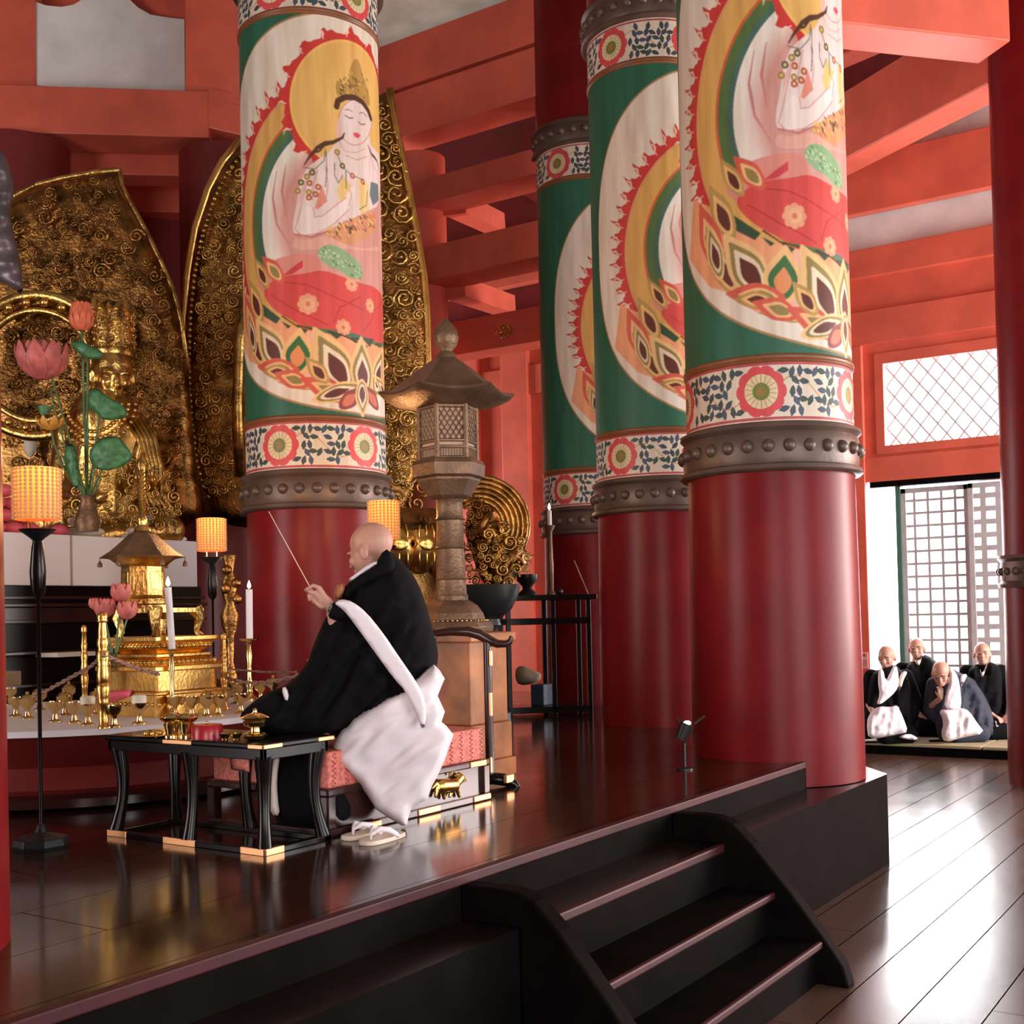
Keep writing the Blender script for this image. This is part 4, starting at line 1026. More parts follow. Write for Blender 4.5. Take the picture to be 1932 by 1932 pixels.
def leafp(poly,Dl,sx,sy):
    s_=stem(sx,sy);o=inflate('leaf',poly,Dl,.02,'leaf',s_,step=7,power=1.4,fold=lambda x,y:.014*math.sin(math.atan2(y-sy,x-sx)*7));return o
leafp(zx(0,520,3.863,[(640,1300),(700,1200),(800,1165),(870,1180),(930,1250),(980,1330),(880,1400),(760,1425),(680,1400)]),Df-.25,205,860)
leafp(zx(0,520,3.863,[(640,850),(700,815),(740,840),(780,880),(880,930),(930,990),(910,1040),(760,1060),(700,1000),(640,960)]),Df-.3,190,770)
leafp(zx(0,520,3.863,[(510,470),(600,480),(680,520),(760,560),(740,600),(670,615),(600,590),(540,540)]),Df-.2,165,655)
leafp(zx(0,520,3.863,[(180,540),(250,490),(400,470),(430,500),(340,540),(240,560)]),Df-.1,80,650)
leafp([(118,850),(140,832),(150,880),(148,930),(128,900)],Df-.1,140,880)
for x,y,b in ((118,860,-.02),(135,880,-.01),(190,900,.02),(128,842,-.03),(178,880,.01)): stem(x,y,b,.007)
# ---------------- gilt halos and statues ----------------
def inpoly(x,y,P):
    c=False
    for i in range(len(P)):
        x1,y1=P[i];x2,y2=P[i-1]
        if (y1>y)!=(y2>y) and x<(x2-x1)*(y-y1)/(y2-y1)+x1:c=not c
    return c
def scrollwork(name,region,D,n,r0,r1,m,parent,seed=1,depth=.02,excl=None,th=.2):
    rnd=random.Random(seed);mb=MB();pl=[];tries=0
    while len(pl)<n and tries<n*60:
        tries+=1;xs=[p[0] for p in region];ys=[p[1] for p in region]
        x,y=rnd.uniform(min(xs),max(xs)),rnd.uniform(min(ys),max(ys))
        if not inpoly(x,y,region) or (excl and excl(x,y)): continue
        r=rnd.uniform(r0,r1)
        if any((x-a)**2+(y-b)**2<((r+c)*.82*F/D)**2 for a,b,c in pl): continue
        pl.append((x,y,r))
    for x,y,r in pl:
        c=at(x,y,D=D-depth);mb.spiral(c,r,R2,U2,-FW,rnd.uniform(1.3,2),.17*th/.2,rnd.choice((-1,1)),rnd.uniform(0,6.3),14,5)
        if rnd.random()<.5:
            for k_ in range(3):
                a=rnd.uniform(0,6.3);mb.ball(c+(R2*math.cos(a)+U2*math.sin(a))*r*1.2,r*.22,n=5)
    o=mb.build(name,m,parent,smooth=True);o['kind']='stuff';return o
def rim(name,pts,D,r,m,parent,beads=False):
    mb=MB();P=[at(x,y,D=D) for x,y in pts]
    if beads:
        for i in range(len(P)-1):
            n=max(1,int((P[i+1]-P[i]).length/(r*2.3)))
            for k_ in range(n): mb.ball(P[i].lerp(P[i+1],k_/n),r,n=6)
    else: mb.tube(P,r,8)
    return mb.build(name,m,parent,smooth=True)
HR=[(455,262),(420,305),(393,355),(368,430),(354,510),(345,600),(342,690),(347,790),(357,870),(372,930),(395,985),(560,1010),(760,1000),(790,900),(803,800),(808,690),(806,600),(800,520),(785,430),(768,340),(752,262),(742,215),(735,168),(700,190),(620,205),(520,222)]
t=thing('gilt_halo',at(580,1000,D=10.95),'large boat shaped gilt halo with curling relief, behind the front left painted pillar','halo')
inflate('halo_board',HR,10.95,.10,'dark_gold',t,step=16,w=50)
rim('lit_edge_rim',[(455,262),(420,305),(393,355),(368,430),(354,510),(345,600),(342,690),(347,790),(357,870),(372,930)],10.8,.035,'bright_gold',t)  # brighter gold paints the highlight along the lit edge
rim('bead_rim',[(462,285),(430,325),(405,375),(382,445),(367,520),(359,600),(356,690),(361,790),(371,870),(386,930)],10.8,.022,'old_gold',t,True)
rim('right_rim',[(735,168),(742,215),(752,262),(768,340),(785,430),(800,520),(806,600),(808,690),(803,800)],10.8,.035,'bright_gold',t)
rim('inner_rib',[(470,560),(452,640),(448,760),(452,900)],10.75,.05,'old_gold',t)
scrollwork('left_relief',[(465,300),(430,360),(400,440),(380,540),(372,700),(380,860),(400,940),(440,930),(430,760),(436,620),(470,480)],10.84,150,.035,.075,'old_gold',t,3,.05)
scrollwork('right_relief',[(712,190),(735,210),(748,280),(765,370),(780,450),(792,540),(797,640),(794,760),(785,900),(712,900)],10.84,150,.05,.11,'old_gold',t,4,.06)
HL=[(-40,420),(15,378),(60,352),(110,338),(170,326),(226,318),(228,345),(245,380),(275,435),(300,490),(325,545),(340,600),(352,680),(362,780),(370,880),(385,1000),(200,1010),(-60,1005)]
t=thing('gilt_halo',at(160,1000,D=10.6),'dark gilt halo with squared top corner behind the left golden statue','halo')
inflate('halo_board',HL,10.6,.12,'dark_gold',t,step=16,w=40)
t_=MB();c=at(57,840,D=10.35);t_.ball(c,1,.055,.055,.11,n=10);t_.build('pale_jewel','mochi',t,smooth=True)
rim('upper_rim',[(-10,398),(30,368),(70,348),(120,336),(175,326),(226,320)],10.5,.025,'old_gold',t)
rim('side_rim',[(226,320),(230,350),(248,385),(278,440),(303,492),(328,550),(343,610),(355,700)],10.5,.022,'old_gold',t)
rim('inner_arc',[(28,600),(60,575),(105,562),(145,570)],10.3,.05,'old_gold',t)
rim('ring_beads',[(10,590),(30,572),(60,562),(95,560),(130,570)],10.25,.028,'bright_gold',t,True)
scrollwork('relief',[(20,390),(110,350),(215,335),(235,400),(290,500),(325,600),(340,700),(350,900),(250,980),(10,980)],10.5,230,.035,.08,'dark_gold',t,5,.07,th=.24)
# big ring halo behind the left statue with round jewels
RG=at(70,690,D=10.1);m=MB()
for rr,r_ in ((.60,.045),(.47,.03)):
    P=[RG+(R2*math.cos(a)+U2*math.sin(a))*rr for a in [i*2*PI/64 for i in range(65)]];m.tube(P,r_,8,cap=False)
m.build('ring','old_gold',t,smooth=True)
_o=thing
q=MB();q.ball((0,0,0),.04,n=8);first=None
for i in range(22):
    a=i*2*PI/22;p=RG+(R2*math.cos(a)+U2*math.sin(a))*.535-FW*.04
    if first is None: o=first=q.build('ring_jewel','bright_gold',t,smooth=True)
    else: o=first.copy();COL.objects.link(o)
    o.location=p
# golden seated statue on the left
def head_parts(c,f,u,h=.235):
    f=f.normalized();r=f.cross(u).normalized();u=r.cross(f).normalized();s_=h/.235
    mt=Matrix((r,f,u)).transposed()
    P=lambda x,y,z:c+(r*x+f*y+u*z)*s_
    e=lambda x,y,z,a,b,d:('e',P(x,y,z),a*s_,b*s_,d*s_,mt)
    L=[e(0,-.012,.034,.077,.096,.083),e(0,.02,-.02,.064,.074,.088),e(0,.040,-.075,.042,.045,.034),e(0,.012,-.055,.056,.06,.05),
       e(0,.098,-.018,.011,.016,.026),e(0,.105,-.034,.016,.013,.010),e(.03,.083,.014,.022,.012,.007),e(-.03,.083,.014,.022,.012,.007),e(0,.088,-.062,.022,.012,.009),
       e(.079,-.012,-.012,.010,.021,.034),e(-.079,-.012,-.012,.010,.021,.034),e(.036,.070,-.025,.022,.02,.022),e(-.036,.070,-.025,.022,.02,.022)]
    return L,P,s_
def face_details(name,c,f,u,h,parent,dark='eye_dark',lip='lips'):
    L,P,s_=head_parts(c,f,u,h);m=MB()
    for x in (-.031,.031):
        m.tube([P(x-.016,.082,-.001),P(x,.091,-.004),P(x+.016,.082,-.001)],.0032*s_,5)
        m.tube([P(x-.020,.086,.020),P(x,.095,.025),P(x+.020,.085,.020)],.0026*s_,5)
    m.build('eyes',dark,parent);m=MB();m.tube([P(-.018,.090,-.061),P(0,.101,-.060),P(.018,.090,-.061)],[.002*s_,.004*s_,.002*s_],6);m.build('mouth',lip,parent)
t=thing('golden_statue',at(190,1000,D=9.7),'seated golden statue wearing a tall openwork crown, face lit, left of the big halo','statue')
Ds=9.7;hc=at(212,708,D=Ds);fd=(-FW+R2*.55-U2*.22)
hp_,P_,s_=head_parts(hc,fd,Vector((0,0,1)),.50)
sh=at(200,800,D=Ds);pel=at(190,960,D=Ds+.1)
lsh=at(268,820,D=Ds+.05);lel=at(300,925,D=Ds-.1);lha=at(262,900,D=Ds-.55)
rsh=at(130,820,D=Ds);rel=at(110,930,D=Ds-.1);rha=at(190,940,D=Ds-.5)
body=[('c',hc-Vector((0,0,.12)),sh,.12,.13),('c',sh,pel,.30,.34),('c',lsh,rsh,.13,.13),('c',lsh,lel,.11,.10),('c',lel,lha,.09,.05),('c',rsh,rel,.11,.10),('c',rel,rha,.09,.05),
 ('c',pel,at(320,1000,D=Ds),.2,.13),('c',pel,at(60,1000,D=Ds),.2,.13),('c',at(320,1000,D=Ds),at(180,1010,D=Ds-.2),.12,.1)]+hp_
for i in range(4):
    a=lha+R2*(-.03+.022*i);body.append(('c',a,a+U2*.09-FW*.01,.014,.01));b=rha+R2*(-.03+.022*i);body.append(('c',b,b+U2*.02+R2*.05-FW*.05,.014,.01))
bo=blob('body',body,'old_gold',t,.018,3)
face_details('f',hc,fd,Vector((0,0,1)),.50,t,'dark_gold','dark_gold')
m=MB();ct=P_(0,0,.075)
zz=hc.z+.13
m.lathe([(.165,0),(.175,.03),(.165,.06)],Vector((hc.x,hc.y,zz+.02)),32);m.lathe([(.16,.05),(.175,.20),(.165,.38),(.14,.40),(.14,.06)],Vector((hc.x,hc.y,zz)),16)
for i in range(16):
    a=2*PI*i/16;b=Vector((hc.x+math.cos(a)*.17,hc.y+math.sin(a)*.17,zz+.38));hh=.12 if i%4==0 else .05
    m.lathe([(.025,0),(.02,hh*.6),(.002,hh)],b,6)
    for j in range(6):
        z_=zz+.08+j*.055;p=Vector((hc.x+math.cos(a+.1*(j%2))*.178,hc.y+math.sin(a+.1*(j%2))*.178,z_));d=Vector((math.cos(a),math.sin(a),0));m.spiral(p,.028,Vector((-d.y,d.x,0)),Vector((0,0,1)),d,1.4,.2,1 if i%2 else -1,j,10,4)
m.build('crown','old_gold',t,smooth=40)
m=MB()
for k_ in range(3):
    for i in range(22):
        a=PI*(i/21);rr=.20+.05*k_;p=sh+R2*math.cos(a)*rr*1.1-U2*(math.sin(a)*rr*1.1-.12)-FW*(.27+.03*math.sin(a));m.ball(p,.018,n=6)
m.build('necklace','bright_gold',t,smooth=True)
m=MB()
for k_ in range(5):
    m.tube([at(235+k_*9,790,D=Ds-.2),at(262+k_*8,830,D=Ds-.3),at(275+k_*7,880,D=Ds-.3),at(270+k_*9,930,D=Ds-.3),at(290+k_*10,975,D=Ds-.35)],.018,6)
m.build('drapery','old_gold',t,smooth=True)
scrollwork('ornaments',[(150,880),(240,860),(330,900),(340,990),(120,990)],Ds-.45,70,.03,.06,'old_gold',t,9,.03)
scrollwork('side_tassels',[(262,660),(310,690),(315,820),(270,800),(262,740)],Ds-.1,40,.025,.05,'dark_gold',t,12,.02)
# hanging grey bronze ornament at the top left edge
tag(inflate('hanging_ornament',[(-30,270),(5,282),(20,320),(28,360),(18,400),(28,450),(40,500),(45,560),(20,540),(-30,520)],8.8,.1,'ornament_grey',fold=lambda x,y:.02*math.sin(y/7)),'dull grey scalloped metal ornament cut by the upper left picture edge','ornament')
# central lotus throne right of the pillar
Dc=9.9
t=thing('lotus_throne',at(790,1180,D=Dc),'gilt lotus throne tiers with ribbed petals, seen between the celebrant head and the bronze lantern','throne')
def petals(m,c,r,n,h,tilt,w_):
    for i in range(n):
        a=2*PI*i/n;d=Vector((math.cos(a),math.sin(a),0));s_=Vector((-d.y,d.x,0));mt=Matrix((s_,(d+Vector((0,0,tilt))).normalized(),(Vector((0,0,1))-d*tilt).normalized())).transposed()
        m.ball(c+d*r,1,w_,.05,h,n=12,mt=mt)
        for q in (-.5,0,.5): m.tube([c+d*(r+.05)+s_*w_*q-Vector((0,0,h*.7)),c+d*(r+.055)+s_*w_*q*1.1,c+d*(r+.04)+s_*w_*q*.6+Vector((0,0,h*.75))],.010,5)
cc=at(740,1070,D=10.2);cc0=Vector((cc.x,cc.y,0))
def zc_(y): return at(790,y,D=Dc).z
m=MB();petals(m,cc0+Vector((0,0,zc_(1008))),.55,16,.17,.5,.13);m.build('upper_petals','bright_gold',t,smooth=True)
m=MB();petals(m,cc0+Vector((0,0,zc_(1050))),.55,16,.17,-.5,.13);m.build('lower_petals','bright_gold',t,smooth=True)
m=MB();m.lathe([(.65,ZD),(.65,ZD+.3),(.5,ZD+.4),(.45,zc_(1090)),(.45,zc_(1070)),(.52,zc_(1030)),(.62,zc_(990)),(.5,zc_(960))],cc0,40);m.build('core','dark_gold',t,smooth=40)
scrollwork('throne_scrolls',[(735,770),(800,740),(805,900),(790,980),(740,960)],9.9,60,.04,.09,'old_gold',t,21,.03)
# carved gilt lion-like mass and bowl at right
t=thing('carved_pedestal',at(930,1170,D=10.2),'carved gilt pedestal of ribbed clouds and curls beside the bronze lantern, above a black basin','pedestal')
o=inflate('ribbed_cloud',zx(730,900,6.662,[(1075,300),(1200,290),(1340,320),(1440,420),(1480,530),(1490,640),(1600,660),(1690,760),(1730,900),(1790,970),(1760,1150),(1640,1200),(1580,1400),(1300,1420),(1150,1250),(1080,1000),(1000,800),(980,560)]),10.2,.28,'dark_gold',t,step=9,w=40,fold=lambda x,y:.035*math.sin((x*.8+y*.55)/4.2))
m=MB()
for k_ in range(6):
    r_=.20+.042*k_;c=at(905,990,D=9.98);P=[c+(R2*math.cos(a)+U2*math.sin(a))*r_+FW*.02*k_ for a in [PI*.75-i*PI*.95/14 for i in range(15)]];m.tube(P,.021,6)
m.build('cloud_ribs','old_gold',t,smooth=True)
scrollwork('curls',[(915,1000),(960,995),(985,1020),(998,1060),(985,1085),(960,1100),(920,1105),(905,1060)],9.95,60,.03,.075,'old_gold',t,22,.05,th=.28)
scrollwork('curls_left',[(880,940),(910,940),(930,1000),(900,1100),(880,1080)],10.0,30,.03,.06,'dark_gold',t,23,.05,th=.28)
t=thing('black_basin',at(900,1195,D=9.2),'wide black bowl shaped basin behind the small incense table','basin')
m=MB();latpx(m,905,1200,9.2,[(.1,1172),(40,1168),(62,1150),(74,1125),(80,1105),(76,1104),(60,1120),(.1,1125)],36,base=at(905,1200,D=9.2));m.build('bowl','metal_black',t,smooth=50)
m=MB();latpx(m,905,1400,9.2,[(.1,1362),(60,1362),(60,1345),(34,1330),(26,1260),(30,1200),(46,1180),(42,1166)],30,base=at(905,1400,D=9.2));m.build('foot','metal_black',t,smooth=50)
# dark hidden statue base between throne and ground
# small dark gilt figures group behind middle lamp
t=thing('vajra_vase',at(436,1140,D=7.9),'small dark gilt vase with twin lobes behind the middle lamp stand','vase')
m=MB();latpx(m,436,1290,7.9,[(.1,1290),(14,1290),(12,1270),(6,1250),(8,1200),(16,1180),(18,1160),(10,1140),(14,1120),(18,1100),(8,1080),(12,1060),(14,1048),(10,1047)],16,base=at(436,1290,D=7.9));m.build('body','dark_gold',t,smooth=40)
m=MB();m.lathe([(.16,0),(.16,.02)],at(436,1293,D=7.9)-Vector((0,0,.02)),20);m.lathe([(.03,-at(436,1293,D=7.9).z+ZD),(.03,0)],at(436,1293,D=7.9),12);m.build('stand','lacquer',t)
m=MB()
for x,y in ((428,1075),(446,1100),(426,1110),(448,1130)): m.ball(at(x,y,D=7.8),.035,n=8)
m.build('lobes','dark_gold',t,smooth=True)
# ---------------- bronze lantern on its pedestal ----------------
PC=at(893,1478,z=ZD);a_=.42
t=thing('lantern_pedestal',(PC.x+a_/2,PC.y+a_/2,ZD),'worn orange brown wooden pedestal under the bronze lantern','pedestal')
zt_=at(893,1205,D=PC.dot(FW)).z
m=MB();m.box(PC.x+.03,PC.x+a_-.03,PC.y+.03,PC.y+a_-.03,ZD+.3,zt_);m.build('case','pedestal_wood',t,bevel=.01)
m=MB();m.box(PC.x,PC.x+a_,PC.y,PC.y+a_,ZD,ZD+.1);m.box(PC.x+.015,PC.x+a_-.015,PC.y+.015,PC.y+a_-.015,ZD+.1,ZD+.3);m.build('plinth','pedestal_wood',t,bevel=.008)
m=MB();m.box(PC.x-.01,PC.x+a_+.01,PC.y-.01,PC.y+a_+.01,zt_-.02,zt_+.03);m.build('cap','pedestal_wood',t,bevel=.008)
LD=at(853,1190,D=6.75);LD.z=zt_+.03
t=thing('bronze_lantern',LD,'tall hexagonal bronze temple lantern with flaring roof and bud finial','lantern')
yb=1196;D=LD.dot(FW)
def bl(m,pr,n=6,r0=.25,sq=1.): return m.lathe([(hw*D/F,(yb-y)*D/F) for hw,y in pr],LD,n,r0)
m=MB();bl(m,[(78,1196),(80,1186),(74,1176),(66,1172)],6);bl(m,[(64,1172),(60,1160),(50,1146),(38,1138),(30,1134)],6);m.build('base','bronze',t,bevel=.004)
m=MB()
for i in range(48):
    a=2*PI*i/48;m.ball(LD+Vector((math.cos(a)*.205,math.sin(a)*.205,(yb-1174)*D/F)),.007,n=5)
m.build('bead_row','brass',t,smooth=True)
m=MB();bl(m,[(31,1136),(32,1128),(29,1124),(28,1098),(30,1096),(28,1093),(26,1040),(28.5,1037),(26,1034),(25,986),(28,983),(25,978),(25,950),(30,944)],32);m.build('shaft','bronze',t,smooth=40)
m=MB();bl(m,[(34,946),(42,940),(60,912),(60,908),(68,904),(70,882),(66,874),(58,872)],6);m.build('middle_platform','bronze',t,bevel=.003)
fb=MB();bl(fb,[(50,873),(50,764)],6);fb=fb.build('fire_box','lantern_panel',t)
fr=MB()
for i in range(6):
    a=.25+i*PI/3;b=a+PI/3;r=54*D/F
    p=Vector((math.cos(a)*r,math.sin(a)*r,0));q=Vector((math.cos(b)*r,math.sin(b)*r,0));z=lambda y:Vector((0,0,(yb-y)*D/F))
    fr.tube([LD+p+z(873),LD+p+z(764)],.014,6)
    for y,th in ((872,.02),(852,.018),(840,.018),(776,.022),(764,.02)): fr.tube([LD+p+z(y),LD+q+z(y)],th/2,6)
    fr2=8
    for k_ in range(-3,6):
        for s_ in (1,-1):
            u0=k_/5;u1=u0+ (.75)
            if s_<0:u0,u1=u1,u0
            # clip to panel
            P=[(u0+(u1-u0)*w_,840+(776-840)*w_) for w_ in [x/12 for x in range(13)]]
            P=[c for c in P if 0<=c[0]<=1]
            if len(P)>1:
                A_=LD+p.lerp(q,P[0][0])+z(P[0][1]);B_=LD+p.lerp(q,P[-1][0])+z(P[-1][1]);fr.tube([A_,B_],.0035,4)
    for k_ in range(9):
        u=.12+.76*k_/8;fr.tube([LD+p.lerp(q,u)+z(853),LD+p.lerp(q,u)+z(871)],.003,4)
fr.build('frame_and_grille','bronze',fb,smooth=30)
point('lantern_flame',LD+Vector((0,0,(yb-860)*D/F)),.01,(1,.7,.35),.01)
m=MB();n=48;prof=[(46,776),(120,764),(131,757),(128,752),(108,745),(80,722),(52,700),(30,684),(17,678)]
vs=[];
for hw,y in prof:
    for j in range(n):
        a=2*PI*j/n;ph=((a-.25)%(PI/3))-PI/6;c=math.cos(PI/6)/math.cos(ph);up=((1-c)/(1-math.cos(PI/6)))
        lift=(1-up)*(max(0,hw-80)/50)**2*10*D/F
        r=hw*D/F*(c if hw>20 else 1)
        vs.append(LD+Vector((r*math.cos(a),r*math.sin(a),(yb-y)*D/F+lift)))
kk=len(prof);m.add(vs,[(i*n+j,i*n+(j+1)%n,(i+1)*n+(j+1)%n,(i+1)*n+j) for i in range(kk-1) for j in range(n)]+[tuple(range(n-1,-1,-1)),tuple((kk-1)*n+j for j in range(n))])
rf=m.build('roof','bronze',t,smooth=35)
m=MB();bl(m,[(20,680),(18,672),(12,668),(12,664),(20,655),(24,640),(21,626),(12,614),(5,606),(1,600)],24);m.build('finial','bronze',t,smooth=60)
# ---------------- celebrant seat ----------------
Y0=at(683,1568,z=ZD).y;XR=at(925,1513,Y=Y0).x;XL=at(640,1578,Y=Y0).x-.06;SD=.72
zf=at(872,1441,Y=Y0).z;zs=at(872,1380,Y=Y0).z
t=thing('ritual_platform',((XL+XR)/2,Y0+SD/2,ZD),'low square ritual seat with pink brocade sides, lion carving and copper fittings, under the celebrant','seat')
m=MB()
m.box(XL,XR,Y0,Y0+SD,zf-.03,zf);m.box(XL,XR,Y0,Y0+SD,ZD,ZD+.035);m.build('frame','lacquer_brown',t,bevel=.006)
for x in (XL,XR-.045):
    for y in (Y0,Y0+SD-.045):
        m=MB();m.box(x,x+.045,y,y+.045,ZD+.035,zf-.03);m.build('leg','lacquer_brown',t,bevel=.004)
m=MB();m.box(XL+.02,XR-.02,Y0+.02,Y0+.03,ZD+.035,zf-.03);m.box(XR-.03,XR-.02,Y0+.02,Y0+SD-.02,ZD+.035,zf-.03);m.build('side_panel','lacquer_brown',t)
m=MB();m.box(XL+.02,XR-.03,Y0+.015,Y0+SD-.02,zf,zs);bc=m.build('brocade_side','brocade',t,bevel=.01)
m=MB()
for k_ in range(14):
    x=XL+.05+(XR-XL-.1)*k_/13
    for i in range(14): 
        if (i+k_)%1==0: m.ball((x+(.006 if i%2 else -.006),Y0+.012,zf+.01+(zs-zf-.02)*i/13),.0035,n=4)
m.build('tufting','red_lacquer',bc)['kind']='stuff'
m=MB()
def fit(px0,px1,zc,hh=.028):
    a=at(px0,1500,Y=Y0).x;b=at(px1,1500,Y=Y0).x;m=MB();m.box(a,b,Y0-.006,Y0+.002,zc-hh/2,zc+hh/2);m.build('copper_fitting','copper_fitting',t,bevel=.004)
fit(683,718,ZD+.018);fit(788,830,ZD+.018);fit(893,925,ZD+.018);fit(888,918,zf-.015)
# lion relief
def lp(x,y): return at(560+x/4.39,1360+y/4.39,Y=Y0+.005)
L=[]
for (a,b,r1,r2) in (((1190,540),(1300,530),.032,.030),((1300,530),(1345,475),.024,.026),((1160,560),(1150,625),.014,.009),((1210,570),(1220,640),.014,.009),((1290,570),(1265,625),.013,.009),((1325,560),(1345,625),.013,.009),((1150,520),(1120,560),.012,.007)):
    L.append(('c',lp(*a),lp(*b),r1,r2))
li=blob('lion_relief',L,'bright_gold',t,.005,2)
m=MB();rnd=random.Random(2)
for i in range(14):
    p=lp(rnd.uniform(1270,1390),rnd.uniform(430,500));m.spiral(p,.012,R2,U2,Vector((0,-1,0)),1.4,.25,1,i,10,5)
m.build('mane','old_gold',li,smooth=True)
tag(li,None)
# ---------------- black side table ----------------
C=at(500,1616,z=ZD);TL=.93;TW=.37;TZ=at(500,1402,D=C.dot(FW)).z
t=thing('side_table',(C.x+TW/2,C.y+TL/2,ZD),'low black lacquered ritual side table with curved legs and copper corner plates','table')
m=MB();m.box(C.x-.01,C.x+TW+.01,C.y-.01,C.y+TL+.01,TZ-.022,TZ);m.build('table_top','lacquer',t,bevel=.006)
m=MB();m.box(C.x+.005,C.x+TW-.005,C.y+.005,C.y+.025,TZ-.065,TZ-.022);m.box(C.x+.005,C.x+TW-.005,C.y+TL-.025,C.y+TL-.005,TZ-.065,TZ-.022);m.box(C.x+.005,C.x+.025,C.y+.005,C.y+TL-.005,TZ-.065,TZ-.022);m.box(C.x+TW-.025,C.x+TW-.005,C.y+.005,C.y+TL-.005,TZ-.065,TZ-.022);m.build('apron','lacquer',t,bevel=.003)
m=MB();m.box(C.x,C.x+TW,C.y,C.y+.04,ZD,ZD+.022);m.box(C.x,C.x+TW,C.y+TL-.04,C.y+TL,ZD,ZD+.022);m.box(C.x,C.x+.04,C.y,C.y+TL,ZD,ZD+.022);m.box(C.x+TW-.04,C.x+TW,C.y,C.y+TL,ZD,ZD+.022);m.build('floor_frame','lacquer',t,bevel=.003)
for x,y,dx,dy in ((C.x+.035,C.y+.035,-1,-1),(C.x+TW-.035,C.y+.035,1,-1),(C.x+.035,C.y+TL-.035,-1,1),(C.x+TW-.035,C.y+TL-.035,1,1),(C.x+.03,C.y+TL*.48,-1,0),(C.x+TW-.03,C.y+TL*.48,1,0)):
    m=MB();P=[]
    for i in range(9):
        u=i/8;b=.018*math.sin(u*PI)-.012*u;P.append(Vector((x-dx*b,y-dy*b,TZ-.05-(TZ-.07-ZD)*u)))
    m.tube(P,[.036,.033,.029,.026,.024,.023,.024,.027,.031],8);m.build('leg','lacquer',t,smooth=60)
z0,z1=ZD,ZD+.026
for bxs in (((C.x-.004,C.x+.10,C.y-.004,C.y+.006,z0,z1),(C.x-.004,C.x+.006,C.y-.004,C.y+.13,z0,z1)),((C.x-.004,C.x+.006,C.y+TL*.42,C.y+TL*.62,z0,z1),),((C.x-.004,C.x+.006,C.y+TL-.12,C.y+TL,z0,z1),),
    ((C.x-.014,C.x+.09,C.y-.014,C.y-.006,TZ-.02,TZ-.004),(C.x-.014,C.x-.006,C.y-.014,C.y+.07,TZ-.02,TZ-.004)),((C.x-.014,C.x-.006,C.y+TL*.42,C.y+TL*.6,TZ-.02,TZ-.004),),((C.x+TW-.08,C.x+TW+.012,C.y-.014,C.y-.006,TZ-.02,TZ-.004),)):
    m=MB()
    for b_ in bxs:m.box(*b_)
    m.build('copper_fitting','copper_fitting',t,bevel=.002)
# second low lacquer stand left beyond (seen under the altar edge)
tag(inflate('hanging_brocade',[(432,1420),(470,1424),(471,1457),(436,1452)],4.85,.012,'brocade',smooth=0,w=6),'small square of pink brocade hanging behind the side table leg','cloth')
# vessels on the side table
def ves(name,px,py,pr,m_,label,cat,n=20,s=1.):
    B=at(px,py,z=TZ);d=B.dot(FW);t=thing(name,B,label,cat);mb=MB();mb.lathe([(hw*d/F*s,(y)*d/F*s) for hw,y in pr],B,n);mb.build('body',m_,t,smooth=45);return t,B,d
t,B,d=ves('incense_burner',482,1396,[(.1,0),(14,0),(22,4),(24,9),(20,13),(10,16),(9,22),(20,26),(23,34),(20,40),(.1,40)],'brass','gilt lidded incense burner at the right corner of the side table','burner')
mb=MB();mb.lathe([(26*d/F,40*d/F),(27*d/F,42*d/F),(14*d/F,49*d/F),(5*d/F,51*d/F),(4*d/F,54*d/F),(5*d/F,57*d/F),(.001,60*d/F)],B,20);mb.build('lid','brass',t,smooth=45)
for px,lb in ((324,'wide rimmed gilt cup at the left on the side table'),(352,'taller beaded gilt cup next to the red box on the side table')):
    t,B,d=ves('water_vessel',px,1392,[(.1,0),(15,0),(15,5),(11,8),(14,22),(15,26),(12,28),(20,34),(22,38),(20,39),(12,36),(.1,34)],'brass',lb,'cup');mb=MB();mb.lathe([(17*d/F,39*d/F),(10*d/F,45*d/F),(.001,47*d/F)],B,16);mb.build('lid','brass',t,smooth=45)
t,B,d=ves('red_box',391,1393,[(.1,0),(29,0),(29,24),(27,26),(.1,26)],'red_lacquer','round red lacquer box on the side table','box',28)
mb=MB();mb.ball(B+Vector((0,0,29*d/F)),.007,n=8);mb.build('knob','brass',t,smooth=True)
for i,(px,lb) in enumerate(((424,'small gilt bowl right of the red lacquer box'),(446,'second small gilt bowl, left of the incense burner'))):
    ves('small_bowl',px,1396,[(.1,0),(7,0),(6,3),(11,12),(10,13),(6,6),(.1,5)],'brass',lb,'bowl')
t=thing('ritual_plate',at(290,1390,z=TZ),'flat gilt tray with small pieces at the left end of the side table','tray')
B=at(290,1390,z=TZ);mb=MB();mb.lathe([(.001,0),(.06,0),(.075,.008),(.07,.009),(.001,.004)],B,24);mb.build('plate','brass',t,smooth=45)
mb=MB()
for k_ in range(5): mb.ball(B+Vector((.03*math.cos(k_*1.3),.03*math.sin(k_*1.3),.016)),.012,n=7)
mb.build('pieces','old_gold',t,smooth=True)
